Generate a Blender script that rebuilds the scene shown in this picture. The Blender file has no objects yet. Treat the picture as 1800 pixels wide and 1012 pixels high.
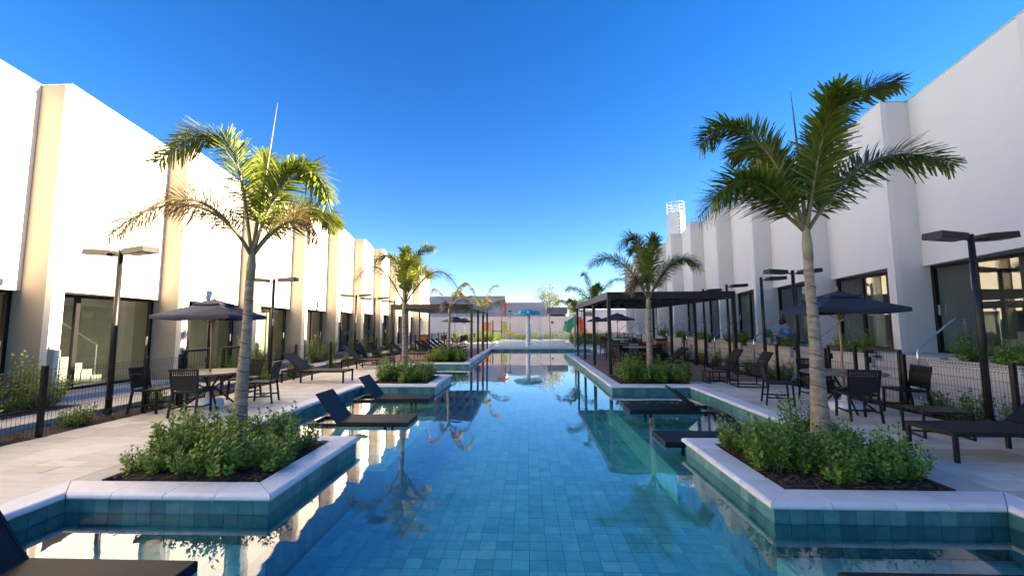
import bpy, math, random
from mathutils import Vector, Matrix
R = math.radians
S = bpy.context.scene
COL = S.collection

# ------------------------------------------------------------------ camera
cam = bpy.data.cameras.new('camera'); co = bpy.data.objects.new('camera', cam); COL.objects.link(co)
cam.sensor_width = 36.0; cam.lens = 719.9 / 1800 * 36.0; cam.clip_start = 0.05; cam.clip_end = 3000
_r = Vector((0.99928037, 0.03766043, -0.00451956)); _f = Vector((-0.03710406, 0.99527956, 0.08967656)); _u = Vector((0.00787548, -0.08944433, 0.99596069))
m = Matrix.Identity(4)
for i in range(3):
    m[i][0] = _r[i]; m[i][1] = _u[i]; m[i][2] = -_f[i]
m.translation = Vector((0, 0, 1.7)); co.matrix_world = m
S.camera = co
# ------------------------------------------------------------------ sky, sun, exposure
SUN_EL, SUN_AZ = 18.3, 8.0          # elevation; azimuth from +X towards +Y
sd = Vector((math.cos(R(SUN_AZ)) * math.cos(R(SUN_EL)), math.sin(R(SUN_AZ)) * math.cos(R(SUN_EL)), math.sin(R(SUN_EL))))
w = bpy.data.worlds.new('World'); S.world = w; w.use_nodes = True
nt = w.node_tree; nt.nodes.clear()
sky = nt.nodes.new('ShaderNodeTexSky'); sky.sky_type = 'NISHITA'; sky.sun_disc = False
sky.sun_elevation = R(SUN_EL); sky.sun_rotation = R(90 - SUN_AZ); sky.air_density = 1.0; sky.dust_density = 0.0; sky.ozone_density = 2.2; sky.altitude = 1200
hs = nt.nodes.new('ShaderNodeHueSaturation'); hs.inputs['Saturation'].default_value = 1.36; hs.inputs['Hue'].default_value = 0.513
bg = nt.nodes.new('ShaderNodeBackground'); bg.inputs['Strength'].default_value = 0.05
wo = nt.nodes.new('ShaderNodeOutputWorld')
nt.links.new(sky.outputs[0], hs.inputs['Color']); nt.links.new(hs.outputs[0], bg.inputs['Color']); nt.links.new(bg.outputs[0], wo.inputs['Surface'])
sl = bpy.data.lights.new('sun', 'SUN'); sl.energy = 5.0; sl.angle = R(0.5); sl.color = (1.0, 0.80, 0.55)
so = bpy.data.objects.new('sun', sl); COL.objects.link(so); so.rotation_euler = sd.to_track_quat('Z', 'Y').to_euler(); so.location = (40, 10, 30)
S.view_settings.view_transform = 'Standard'; S.view_settings.look = 'None'; S.view_settings.gamma = 1; S.view_settings.exposure = 2.7
S.view_settings.use_curve_mapping = False
S.render.engine = 'CYCLES'
S.cycles.max_bounces = 8; S.cycles.diffuse_bounces = 4; S.cycles.glossy_bounces = 4; S.cycles.transparent_max_bounces = 12
S.cycles.caustics_reflective = False; S.cycles.caustics_refractive = False

# ------------------------------------------------------------------ materials
MATS = {}
def mat(name, col, rough=0.6, var=0.0, scale=4.0, bump=0.0, bscale=60.0, metal=0.0, spec=0.5, piece=0.0, col2=None, stretch=None, trans=0.0, hue=None):
    """base colour with noise variation (var / col2), per-piece random value (piece), noise bump"""
    mt = bpy.data.materials.new(name); mt.use_nodes = True; n = mt.node_tree; L = n.links
    p = n.nodes['Principled BSDF']; p.inputs['Roughness'].default_value = rough; p.inputs['Metallic'].default_value = metal
    p.inputs['Specular IOR Level'].default_value = spec
    rgb = n.nodes.new('ShaderNodeRGB'); rgb.outputs[0].default_value = (*col, 1); c = rgb.outputs[0]
    tc = n.nodes.new('ShaderNodeTexCoord'); vec = tc.outputs['Object']
    geo = n.nodes.new('ShaderNodeNewGeometry')
    vec = geo.outputs['Position'] if stretch != 'obj' else vec
    if isinstance(stretch, tuple):
        mp = n.nodes.new('ShaderNodeMapping'); mp.inputs['Scale'].default_value = stretch; L.new(vec, mp.inputs['Vector']); vec = mp.outputs[0]
    if piece or hue:
        oi = n.nodes.new('ShaderNodeObjectInfo'); ad = n.nodes.new('ShaderNodeMath'); ad.operation = 'ADD'
        L.new(oi.outputs['Random'], ad.inputs[0]); L.new(geo.outputs['Random Per Island'], ad.inputs[1])
        fr = n.nodes.new('ShaderNodeMath'); fr.operation = 'FRACT'; L.new(ad.outputs[0], fr.inputs[0]); rnd = fr.outputs[0]
        if hue:
            cr = n.nodes.new('ShaderNodeValToRGB'); el = cr.color_ramp.elements
            while len(el) < len(hue): el.new(0.5)
            for e, (q, hc) in zip(el, hue): e.position = q; e.color = (*hc, 1)
            L.new(rnd, cr.inputs[0]); c = cr.outputs[0]
        if piece:
            mr = n.nodes.new('ShaderNodeMapRange'); mr.inputs['To Min'].default_value = 1 - piece; mr.inputs['To Max'].default_value = 1 + piece
            L.new(rnd, mr.inputs['Value'])
            mx = n.nodes.new('ShaderNodeVectorMath'); mx.operation = 'SCALE'; L.new(c, mx.inputs[0]); L.new(mr.outputs[0], mx.inputs['Scale']); c = mx.outputs[0]
    if var or col2:
        no = n.nodes.new('ShaderNodeTexNoise'); no.inputs['Scale'].default_value = scale; no.inputs['Detail'].default_value = 5; L.new(vec, no.inputs['Vector'])
        if col2:
            rp = n.nodes.new('ShaderNodeMapRange'); rp.inputs['From Min'].default_value = 0.35; rp.inputs['From Max'].default_value = 0.65; L.new(no.outputs[0], rp.inputs['Value'])
            mx = n.nodes.new('ShaderNodeMixRGB'); L.new(rp.outputs[0], mx.inputs[0]); L.new(c, mx.inputs[1]); mx.inputs[2].default_value = (*col2, 1); c = mx.outputs[0]
        if var:
            mr = n.nodes.new('ShaderNodeMapRange'); mr.inputs['From Min'].default_value = 0.25; mr.inputs['From Max'].default_value = 0.75
            mr.inputs['To Min'].default_value = 1 - var; mr.inputs['To Max'].default_value = 1 + var; L.new(no.outputs[0], mr.inputs['Value'])
            mx = n.nodes.new('ShaderNodeVectorMath'); mx.operation = 'SCALE'; L.new(c, mx.inputs[0]); L.new(mr.outputs[0], mx.inputs['Scale']); c = mx.outputs[0]
    L.new(c, p.inputs['Base Color'])
    if bump:
        nb = n.nodes.new('ShaderNodeTexNoise'); nb.inputs['Scale'].default_value = bscale; nb.inputs['Detail'].default_value = 4; L.new(vec, nb.inputs['Vector'])
        b = n.nodes.new('ShaderNodeBump'); b.inputs['Strength'].default_value = bump; b.inputs['Distance'].default_value = 0.01
        L.new(nb.outputs[0], b.inputs['Height']); L.new(b.outputs[0], p.inputs['Normal'])
    if trans:
        tr = n.nodes.new('ShaderNodeBsdfTranslucent'); ms = n.nodes.new('ShaderNodeMixShader'); ms.inputs[0].default_value = trans
        sc = n.nodes.new('ShaderNodeMixRGB'); sc.blend_type = 'MULTIPLY'; sc.inputs[0].default_value = 1; sc.inputs[2].default_value = (1.5, 1.35, 0.5, 1); L.new(c, sc.inputs[1])
        L.new(sc.outputs[0], tr.inputs['Color']); L.new(p.outputs[0], ms.inputs[1]); L.new(tr.outputs[0], ms.inputs[2])
        L.new(ms.outputs[0], n.nodes['Material Output'].inputs['Surface'])
    MATS[name] = mt
    return mt
def glassy(name, tint, ior, rough=0.0, bump=None, boost=1.0):
    mt = bpy.data.materials.new(name); mt.use_nodes = True; n = mt.node_tree; L = n.links; n.nodes.remove(n.nodes['Principled BSDF'])
    t = n.nodes.new('ShaderNodeBsdfTransparent'); t.inputs[0].default_value = (*tint, 1)
    g = n.nodes.new('ShaderNodeBsdfGlossy'); g.inputs['Roughness'].default_value = rough; g.inputs['Color'].default_value = (1, 1, 1, 1)
    geo = n.nodes.new('ShaderNodeNewGeometry'); dt = n.nodes.new('ShaderNodeVectorMath'); dt.operation = 'DOT_PRODUCT'
    L.new(geo.outputs['Incoming'], dt.inputs[0]); L.new(geo.outputs['Normal'], dt.inputs[1])
    def mth(op, x, y=None):
        k = n.nodes.new('ShaderNodeMath'); k.operation = op
        for q, val in enumerate((x, y)):
            if val is None: continue
            if isinstance(val, (int, float)): k.inputs[q].default_value = val
            else: L.new(val, k.inputs[q])
        return k.outputs[0]
    f0 = ((ior - 1) / (ior + 1)) ** 2          # Schlick's reflectance, the same from both sides of the thin sheet
    sch = mth('ADD', mth('MULTIPLY', mth('POWER', mth('SUBTRACT', 1.0, mth('MINIMUM', mth('ABSOLUTE', dt.outputs['Value']), 1.0)), 5.0), 1 - f0), f0)
    ms = n.nodes.new('ShaderNodeMixShader'); L.new(t.outputs[0], ms.inputs[1]); L.new(g.outputs[0], ms.inputs[2])
    fac = sch
    if boost != 1.0:
        mu = n.nodes.new('ShaderNodeMath'); mu.operation = 'MULTIPLY'; mu.use_clamp = True; mu.inputs[1].default_value = boost; L.new(fac, mu.inputs[0]); fac = mu.outputs[0]
    L.new(fac, ms.inputs[0]); L.new(ms.outputs[0], n.nodes['Material Output'].inputs['Surface'])
    if bump:
        hsum = None
        for sc, amt in bump:
            no = n.nodes.new('ShaderNodeTexNoise'); no.inputs['Scale'].default_value = sc; no.inputs['Detail'].default_value = 1.5; L.new(geo.outputs['Position'], no.inputs['Vector'])
            mu = n.nodes.new('ShaderNodeMath'); mu.operation = 'MULTIPLY'; mu.inputs[1].default_value = amt; L.new(no.outputs[0], mu.inputs[0])
            if hsum is None: hsum = mu.outputs[0]
            else:
                a = n.nodes.new('ShaderNodeMath'); a.operation = 'ADD'; L.new(hsum, a.inputs[0]); L.new(mu.outputs[0], a.inputs[1]); hsum = a.outputs[0]
        b = n.nodes.new('ShaderNodeBump'); b.inputs['Strength'].default_value = 1.0; b.inputs['Distance'].default_value = 1.0
        L.new(hsum, b.inputs['Height']); L.new(b.outputs[0], g.inputs['Normal']); L.new(b.outputs[0], dt.inputs[1])
    MATS[name] = mt
    return mt
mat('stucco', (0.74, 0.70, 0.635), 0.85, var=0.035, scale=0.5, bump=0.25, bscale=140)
mat('return_left_shade', (0.38, 0.325, 0.25), 0.85, var=0.06, scale=0.7, bump=0.25, bscale=140)  # white left returns: their shade and warm bounce are put into the colour
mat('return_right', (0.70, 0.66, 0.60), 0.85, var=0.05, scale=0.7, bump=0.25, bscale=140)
mat('cap', (0.55, 0.54, 0.53), 0.5)
mat('room', (0.62, 0.60, 0.56), 0.8)
mat('soffit', (0.66, 0.63, 0.58), 0.8)
mat('black_metal', (0.009, 0.0085, 0.0085), 0.45, spec=0.35, var=0.2, scale=9)
mat('bronze', (0.017, 0.015, 0.013), 0.42, spec=0.4, var=0.2, scale=9)
mat('sling', (0.009, 0.010, 0.013), 0.65, spec=0.3, bump=0.5, bscale=500)
mat('pool_sling', (0.008, 0.009, 0.012), 0.55, spec=0.35, bump=0.3, bscale=500)
mat('woven', (0.011, 0.010, 0.010), 0.6, spec=0.35, bump=0.6, bscale=220)
mat('steel', (0.55, 0.56, 0.57), 0.25, metal=0.9)
mat('curtain', (0.74, 0.72, 0.67), 0.9, trans=0.25)
mat('dark_curtain', (0.16, 0.15, 0.14), 0.9)
mat('paver', (0.5, 0.45, 0.38), 0.55, hue=[(0, (0.53, 0.47, 0.375)), (0.35, (0.64, 0.58, 0.475)), (0.7, (0.74, 0.68, 0.57)), (1, (0.58, 0.53, 0.46))], var=0.13, scale=3.0, bump=0.25, bscale=45, stretch=(1.0, 5.0, 1.0))
mat('far_paving', (0.50, 0.46, 0.40), 0.6, var=0.12, scale=2.5, stretch=(1, 4, 1))
mat('grout', (0.30, 0.275, 0.24), 0.85, var=0.12, scale=6)
mat('coping', (0.80, 0.785, 0.76), 0.5, piece=0.06, var=0.08, scale=5.0, bump=0.2, bscale=70)
mat('plank', (0.23, 0.14, 0.10), 0.6, piece=0.22, var=0.18, scale=4, stretch=(1.0, 12, 1))
mat('mulch', (0.060, 0.034, 0.024), 0.95, col2=(0.022, 0.013, 0.010), scale=26, bump=1.0, bscale=45)
mat('chip', (0.08, 0.045, 0.03), 0.95, hue=[(0, (0.035, 0.02, 0.014)), (0.6, (0.085, 0.046, 0.030)), (1, (0.15, 0.095, 0.065))])
mat('edging', (0.05, 0.05, 0.05), 0.7)
mat('walkway', (0.50, 0.47, 0.43), 0.8, var=0.10, scale=2.5, bump=0.2, bscale=60)
mat('stone_wall', (0.60, 0.56, 0.50), 0.75, piece=0.06, var=0.10, scale=3, bump=0.3, bscale=40, stretch=(1, 1, 5))
mat('step_stone', (0.44, 0.41, 0.38), 0.75, var=0.10, scale=4)
mat('tile', (0.08, 0.30, 0.33), 0.35, hue=[(0, (0.045, 0.17, 0.18)), (0.3, (0.075, 0.23, 0.23)), (0.6, (0.10, 0.27, 0.26)), (0.85, (0.15, 0.32, 0.29)), (1, (0.06, 0.20, 0.22))], var=0.22, scale=9, bump=0.12, bscale=60)
mat('floor_tile', (0.05, 0.30, 0.42), 0.4, hue=[(0, (0.12, 0.54, 0.54)), (0.3, (0.17, 0.63, 0.62)), (0.6, (0.21, 0.70, 0.67)), (0.85, (0.30, 0.78, 0.72)), (1, (0.14, 0.58, 0.57))], var=0.16, scale=8)
mat('tile_grout', (0.05, 0.17, 0.19), 0.8)
mat('kid_tile', (0.10, 0.36, 0.60), 0.5, var=0.1, scale=5)
mat('ground', (0.33, 0.30, 0.26), 0.9, var=0.15, scale=0.5)
mat('navy_fabric', (0.013, 0.019, 0.038), 0.8, bump=0.2, bscale=300)
mat('wood_pole', (0.36, 0.17, 0.07), 0.5, var=0.15, scale=8, stretch=(6, 6, 1))
mat('bin_wood', (0.30, 0.105, 0.035), 0.5, piece=0.2, var=0.15, scale=8, stretch=(6, 6, 1))
mat('white_plastic', (0.62, 0.68, 0.76), 0.4)
mat('table_top', (0.15, 0.13, 0.115), 0.3, var=0.25, scale=5)
mat('trunk', (0.38, 0.31, 0.225), 0.9, col2=(0.21, 0.165, 0.12), scale=9, bump=0.7, bscale=26, stretch=(1, 1, 2.0))
mat('trunk_ring', (0.10, 0.085, 0.07), 0.9)
mat('crownshaft', (0.22, 0.23, 0.10), 0.6, col2=(0.31, 0.27, 0.16), scale=6)
mat('rachis', (0.20, 0.17, 0.075), 0.6)
mat('palm_leaf', (0.07, 0.12, 0.02), 0.45, hue=[(0, (0.084, 0.136, 0.020)), (0.5, (0.158, 0.217, 0.032)), (1, (0.262, 0.287, 0.041))], trans=0.32)
mat('palm_leaf_dark', (0.05, 0.09, 0.018), 0.45, hue=[(0, (0.087, 0.139, 0.020)), (0.6, (0.153, 0.221, 0.030)), (1, (0.242, 0.274, 0.039))], trans=0.30)
mat('palm_leaf_brown', (0.16, 0.10, 0.05), 0.7, hue=[(0, (0.130, 0.085, 0.047)), (0.55, (0.227, 0.150, 0.081)), (0.8, (0.156, 0.143, 0.052)), (1, (0.299, 0.215, 0.130))], trans=0.25)
mat('palm_leaf_yellow', (0.25, 0.22, 0.03), 0.5, hue=[(0, (0.13, 0.14, 0.02)), (0.5, (0.25, 0.22, 0.03)), (1, (0.33, 0.25, 0.06))], trans=0.35)
mat('leaf', (0.06, 0.13, 0.025), 0.4, hue=[(0, (0.075, 0.154, 0.022)), (0.5, (0.147, 0.271, 0.032)), (0.85, (0.255, 0.382, 0.043)), (1, (0.332, 0.391, 0.058))], trans=0.28)
mat('leaf_sun_tint', (0.2, 0.3, 0.04), 0.45, hue=[(0, (0.09, 0.17, 0.025)), (0.5, (0.19, 0.29, 0.035)), (1, (0.36, 0.42, 0.05))], trans=0.35)  # sunlight on the left bushes is put into a brighter yellow-green
mat('twig', (0.11, 0.075, 0.05), 0.9)
mat('bark', (0.30, 0.25, 0.20), 0.9, var=0.3, scale=4)
mat('far_leaf', (0.08, 0.12, 0.04), 0.6, hue=[(0, (0.05, 0.085, 0.03)), (0.6, (0.095, 0.13, 0.05)), (1, (0.16, 0.17, 0.075))], trans=0.25)
mat('grey_render', (0.44, 0.405, 0.38), 0.9, var=0.1, scale=0.6)
mat('dark_render', (0.13, 0.13, 0.155), 0.9)
mat('wall_render', (0.60, 0.575, 0.56), 0.9, var=0.06, scale=0.5)
mat('tank', (0.70, 0.68, 0.64), 0.5, var=0.05, scale=1)
mat('teal_paint', (0.04, 0.36, 0.40), 0.3, var=0.1, scale=3)
mat('white_paint', (0.78, 0.78, 0.76), 0.4)
mat('yellow_plastic', (0.75, 0.36, 0.02), 0.35)
mat('orange_plastic', (0.75, 0.16, 0.02), 0.35)
mat('red_plastic', (0.60, 0.04, 0.03), 0.35)
mat('green_plastic', (0.02, 0.22, 0.12), 0.35)
mat('lime_plastic', (0.22, 0.45, 0.12), 0.35)
mat('brown_plastic', (0.22, 0.09, 0.05), 0.5)
mat('skin', (0.36, 0.20, 0.13), 0.6)
mat('hair', (0.015, 0.011, 0.009), 0.6)
mat('shirt', (0.10, 0.20, 0.42), 0.8, var=0.1, scale=12)
mat('jeans', (0.07, 0.13, 0.28), 0.85, var=0.15, scale=14)
mat('teal_fabric', (0.06, 0.28, 0.25), 0.7)
mat('lamp_glass', (0.35, 0.35, 0.33), 0.2)
glassy('glass', (0.78, 0.82, 0.80), 1.5, boost=1.7)
glassy('water', (0.58, 0.77, 0.79), 1.36, boost=1.45, bump=[(0.8, 0.0034), (3.4, 0.0011)])   # transmitted radiance falls by about 1/n^2 on leaving the water
glassy('splash_water', (0.72, 0.90, 0.96), 1.33, rough=0.03, bump=[(2.5, 0.03), (9.0, 0.010)])
glassy('falling_water', (0.93, 0.95, 0.96), 1.33, rough=0.1, boost=1.5)

# ------------------------------------------------------------------ mesh helpers
class MB:
    def __init__(s): s.v = []; s.f = []
    def add(s, vs, fs):
        b = len(s.v); s.v += [tuple(x) for x in vs]; s.f += [tuple(i + b for i in f) for f in fs]; return s
    def box(s, x0, x1, y0, y1, z0, z1):
        return s.add([(x0, y0, z0), (x1, y0, z0), (x1, y1, z0), (x0, y1, z0), (x0, y0, z1), (x1, y0, z1), (x1, y1, z1), (x0, y1, z1)],
                     [(0, 3, 2, 1), (4, 5, 6, 7), (0, 1, 5, 4), (1, 2, 6, 5), (2, 3, 7, 6), (3, 0, 4, 7)])
    def cbox(s, x0, x1, y0, y1, z0, z1, c=0.004):
        """box with chamfered top edges"""
        return s.add([(x0, y0, z0), (x1, y0, z0), (x1, y1, z0), (x0, y1, z0), (x0, y0, z1 - c), (x1, y0, z1 - c), (x1, y1, z1 - c), (x0, y1, z1 - c),
                      (x0 + c, y0 + c, z1), (x1 - c, y0 + c, z1), (x1 - c, y1 - c, z1), (x0 + c, y1 - c, z1)],
                     [(0, 1, 5, 4), (1, 2, 6, 5), (2, 3, 7, 6), (3, 0, 4, 7), (4, 5, 9, 8), (5, 6, 10, 9), (6, 7, 11, 10), (7, 4, 8, 11), (8, 9, 10, 11)])
    def bar(s, p, q, w, h=None, up=(0, 0, 1)):
        h = h or w; p = Vector(p); q = Vector(q); d = (q - p).normalized(); u = Vector(up)
        if abs(d.dot(u)) > 0.97: u = Vector((0, 1, 0))
        a = d.cross(u).normalized() * w / 2; b = a.cross(d).normalized() * h / 2
        vs = [p - a - b, p + a - b, p + a + b, p - a + b, q - a - b, q + a - b, q + a + b, q - a + b]
        return s.add(vs, [(0, 1, 2, 3), (7, 6, 5, 4), (0, 4, 5, 1), (1, 5, 6, 2), (2, 6, 7, 3), (3, 7, 4, 0)])
    def tube(s, pts, rad, n=8, caps=True):
        pts = [Vector(p) for p in pts]; k = len(pts); rad = rad if isinstance(rad, (list, tuple)) else [rad] * k
        b = len(s.v); ref = None
        for i, p in enumerate(pts):
            d = (pts[min(i + 1, k - 1)] - pts[max(i - 1, 0)]).normalized()
            if ref is None: ref = Vector((1, 0, 0)) if abs(d.x) < 0.9 else Vector((0, 1, 0))
            a = (ref - d * ref.dot(d)).normalized(); ref = a; c = d.cross(a)
            for j in range(n):
                t = 2 * math.pi * j / n; s.v.append(tuple(p + (a * math.cos(t) + c * math.sin(t)) * rad[i]))
        for i in range(k - 1):
            for j in range(n):
                j2 = (j + 1) % n; s.f.append((b + i * n + j, b + i * n + j2, b + (i + 1) * n + j2, b + (i + 1) * n + j))
        if caps:
            s.f.append(tuple(b + j for j in reversed(range(n)))); s.f.append(tuple(b + (k - 1) * n + j for j in range(n)))
        return s
    def lathe(s, prof, cx=0, cy=0, n=24):
        b = len(s.v); k = len(prof)
        for r, z in prof:
            for j in range(n):
                t = 2 * math.pi * j / n; s.v.append((cx + r * math.cos(t), cy + r * math.sin(t), z))
        for i in range(k - 1):
            for j in range(n):
                j2 = (j + 1) % n; s.f.append((b + i * n + j, b + i * n + j2, b + (i + 1) * n + j2, b + (i + 1) * n + j))
        s.f.append(tuple(b + j for j in reversed(range(n)))); s.f.append(tuple(b + (k - 1) * n + j for j in range(n)))
        return s
    def prism(s, poly, off):
        """3-D polygon extruded by vector off"""
        n = len(poly); o = Vector(off); P = [Vector(p) for p in poly]
        vs = P + [p + o for p in P]
        return s.add(vs, [tuple(range(n)), tuple(reversed(range(n, 2 * n)))] + [(i, i + n, (i + 1) % n + n, (i + 1) % n) for i in range(n)])
    def mesh(s, name, m, smooth=False, fix=True):
        me = bpy.data.meshes.new(name); me.from_pydata(s.v, [], s.f)
        if fix:
            import bmesh
            bm = bmesh.new(); bm.from_mesh(me); bmesh.ops.recalc_face_normals(bm, faces=bm.faces); bm.to_mesh(me); bm.free()
        me.materials.append(MATS[m])
        if smooth:
            for p in me.polygons: p.use_smooth = True
        me.update(); return me
    def build(s, name, m, parent=None, smooth=False, fix=True):
        return link(name, s.mesh(name, m, smooth, fix), parent)
def link(name, me, parent=None, loc=None, rz=0):
    o = bpy.data.objects.new(name, me); COL.objects.link(o)
    if parent: o.parent = parent
    if loc: o.location = loc
    if rz: o.rotation_euler = (0, 0, rz)
    return o
def tag(o, label=None, cat=None, group=None, kind=None):
    if label: o['label'] = label
    if cat: o['category'] = cat
    if group: o['group'] = group
    if kind: o['kind'] = kind
    return o
def thing(name, label, cat, loc=(0, 0, 0), rz=0, group=None):
    o = bpy.data.objects.new(name, None); o.empty_display_size = 0.2; COL.objects.link(o); o.location = loc; o.rotation_euler = (0, 0, rz)
    return tag(o, label, cat, group)
KIDS = {}
def copy_tree(o, parent=None):
    c = o.copy(); COL.objects.link(c)
    if parent: c.parent = parent
    for ch in o.children: copy_tree(ch, c)
    return c
def place(proto, used, loc, rz, label, group=None, scale=1.0):
    """first call moves the prototype itself, later calls copy it with its parts"""
    o = proto if not used else copy_tree(proto)
    used.append(1); o.location = loc; o.rotation_euler = (0, 0, rz); o['label'] = label
    if group: o['group'] = group
    if scale != 1.0: o.scale = (scale, scale, scale)
    return o
def struct(name, mb, m, smooth=False): return tag(mb.build(name, m, None, smooth), kind='structure')
def ordinal(i): return ['first', 'second', 'third', 'fourth', 'fifth', 'sixth', 'seventh', 'eighth', 'ninth', 'tenth', 'eleventh', 'twelfth', 'thirteenth', 'fourteenth', 'fifteenth', 'sixteenth'][i]

# ------------------------------------------------------------------ pool plan
XL, XLo, XR, XRo, Y0, YE = -2.65, -4.8, 2.35, 4.5, 0.3, 30.1
WZ = -0.20                       # water level (deck is z = 0)
OUT = [(XLo, Y0), (XLo, 4.25), (XL, 4.25), (XL, 6.4), (XLo, 6.4), (XLo, 11.8), (XL, 11.8), (XL, 14.3), (XLo, 14.3), (XLo, 18.6), (XL, 18.6), (XL, YE),
       (XRo, YE), (XRo, 24.6), (XR, 24.6), (XR, 11.75), (XRo, 11.75), (XRo, 6.4), (XR, 6.4), (XR, 4.2), (XRo, 4.2), (XRo, Y0)]   # clockwise seen from above
FZ, SZ = -0.95, -0.50            # main floor and ledge level
g = MB()
BB = (XLo, XRo, Y0, YE); W = 1500
g.add([(-W, -W, -.05), (W, -W, -.05), (W, W, -.05), (-W, W, -.05), (BB[0], BB[2], -.05), (BB[1], BB[2], -.05), (BB[1], BB[3], -.05), (BB[0], BB[3], -.05)],
      [(0, 1, 5, 4), (1, 2, 6, 5), (2, 3, 7, 6), (3, 0, 4, 7)])
struct('ground', g, 'ground')
sb = MB()                        # solid blocks that carry planters and platforms inside the pool's bounding box
for x0, x1, y0, y1 in ((XLo, XL, 4.25, 6.4), (XLo, XL, 11.8, 14.3), (XLo, XL, 18.6, YE), (XR, XRo, 11.75, 24.6), (XR, XRo, 4.2, 6.4)):
    e = 0.012
    sb.box(x0 + (e if x0 == XR else -.01), x1 - (e if x1 == XL else -.01), y0 + e, y1 - (e if y1 < YE else 0), -1.0, -.045)
struct('pool_surround', sb, 'tile_grout')
fl = MB().box(XLo - .1, XRo + .1, Y0 - .1, YE + .1, FZ - .1, FZ - .008)
pf = struct('pool_floor', fl, 'tile_grout')
pw = MB()                        # outer retaining walls of the basin, behind the tiles
pw.box(XLo - .2, XLo - .012, Y0 - .2, YE, FZ, -.045).box(XRo + .012, XRo + .2, Y0 - .2, YE + .2, FZ, -.045).box(XLo, XRo, YE + .012, YE + .2, FZ, -.045).box(XLo, XRo, Y0 - .2, Y0 - .012, FZ, -.045)
pwall = struct('pool_wall', pw, 'tile_grout')
LEDGES = [(XLo, XL, Y0, 4.25), (XLo, -2.2, 6.4, 11.8), (XLo, -2.65, 14.3, 18.6), (XR, XRo, Y0, 4.2), (2.2, XRo, 6.4, 11.75), (2.35, XRo, 24.6, YE)]
lb = MB()
for x0, x1, y0, y1 in LEDGES: lb.box(x0, x1, y0, y1, FZ - .01, SZ - .008)
pledge = struct('pool_ledge', lb, 'floor_tile')
def in_ledge(x, y): return any(a < x < b and c < y < d for a, b, c, d in LEDGES)
def in_pool(x, y):
    r = False; n = len(OUT)
    for i in range(n):
        (x1, y1), (x2, y2) = OUT[i], OUT[(i + 1) % n]
        if (y1 > y) != (y2 > y) and x < (x2 - x1) * (y - y1) / (y2 - y1) + x1: r = not r
    return r
# floor tiles 20 cm
T = 0.20; rnd = random.Random(3)
cells = []
for i in range(int((XRo - XLo) / T) + 1):
    for j in range(int((YE - Y0) / T) + 1):
        x = XLo + (i + .5) * T; y = Y0 + (j + .5) * T
        if in_pool(x, y): cells.append((x, y, SZ if in_ledge(x, y) else FZ))
def tile_key(c):
    x, y, z = c
    return y if abs(x) / max(y, .1) < 1.15 and y > 2.0 else 1e3 + y
near = sorted([c for c in cells if c[2] == FZ], key=tile_key)[:300]; nearset = set(near)
nearl = sorted([c for c in cells if c[2] == SZ], key=tile_key)[:200]; nearlset = set(nearl)
tm = MB().cbox(-T / 2 + .003, T / 2 - .003, -T / 2 + .003, T / 2 - .003, -.008, 0, .002).mesh('tile', 'floor_tile')
for c in near:
    o = link('tile', tm, pf, (c[0], c[1], c[2] + rnd.uniform(-.001, .001)))
for c in nearl: link('tile', tm, pledge, (c[0], c[1], c[2] + rnd.uniform(-.001, .001)))
rest = MB(); restl = MB()
for c in cells:
    if c in nearset or c in nearlset: continue
    (rest if c[2] == FZ else restl).box(c[0] - T / 2 + .003, c[0] + T / 2 - .003, c[1] - T / 2 + .003, c[1] + T / 2 - .003, c[2] - .008, c[2])
tag(rest.build('floor_tiling', 'floor_tile', pf, fix=False), kind='stuff'); tag(restl.build('ledge_tiling', 'floor_tile', pledge, fix=False), kind='stuff')
# wall tiles 15 cm on every pool edge; coping stones 60 cm with a rounded nose
wt = MB(); ncount = 0
TW = 0.155
def off_miter(i):
    n = len(OUT); a, b, c = Vector(OUT[i - 1]), Vector(OUT[i]), Vector(OUT[(i + 1) % n])
    d1 = (b - a).normalized(); d2 = (c - b).normalized(); n1 = Vector((-d1.y, d1.x)); n2 = Vector((-d2.y, d2.x))
    mm = (n1 + n2); return mm / (mm.dot(n1))
prof = [(-.035, -.062), (-.047, -.05), (-.050, -.035), (-.044, -.016), (-.030, -.004), (-.012, .004), (.285, .004), (.285, -.045), (.0, -.062)]
crnd = random.Random(5)
kerb = tag(bpy.data.objects.new('pool_coping', None), kind='structure'); COL.objects.link(kerb)
edge_tiles = []
for i in range(len(OUT)):
    A, B = Vector(OUT[i]), Vector(OUT[(i + 1) % len(OUT)]); mA, mB = off_miter(i), off_miter((i + 1) % len(OUT))
    d = (B - A); Ln = d.length; d = d.normalized(); nn = Vector((-d.y, d.x))
    k = max(1, round(Ln / 0.60)); cuts = [0] + [(q + crnd.uniform(-.06, .06) * (Ln > 1.5)) * Ln / k for q in range(1, k)] + [Ln]
    for q in range(k):
        s0, s1 = cuts[q], cuts[q + 1]; gp = .005; c = MB(); ring = []
        jz = crnd.uniform(-.0015, .0015)
        for t, endm, sg in ((s0, mA if q == 0 else nn, 1), (s1, mB if q == k - 1 else nn, -1)):
            base = A + d * (t + sg * gp)
            ring.append([(base.x + endm.x * u, base.y + endm.y * u, z + jz) for u, z in prof])
        n = len(prof)
        c.add(ring[0] + ring[1], [tuple(range(n)), tuple(range(2 * n - 1, n - 1, -1))] + [(a, (a + 1) % n, n + (a + 1) % n, n + a) for a in range(n)])
        c.build('coping_stone', 'coping', kerb)
    kt = max(1, round(Ln / TW)); tw = Ln / kt
    for q in range(kt):
        cx = A + d * ((q + .5) * tw)
        mid = cx - nn * .2
        zf = SZ if in_ledge(mid.x, mid.y) else FZ
        z = -.062; r = 0
        while z > zf + .02:
            z0 = max(z - TW, zf); edge_tiles.append((cx, d, nn, tw, z0, z, r)); z = z0; r += 1
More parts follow.
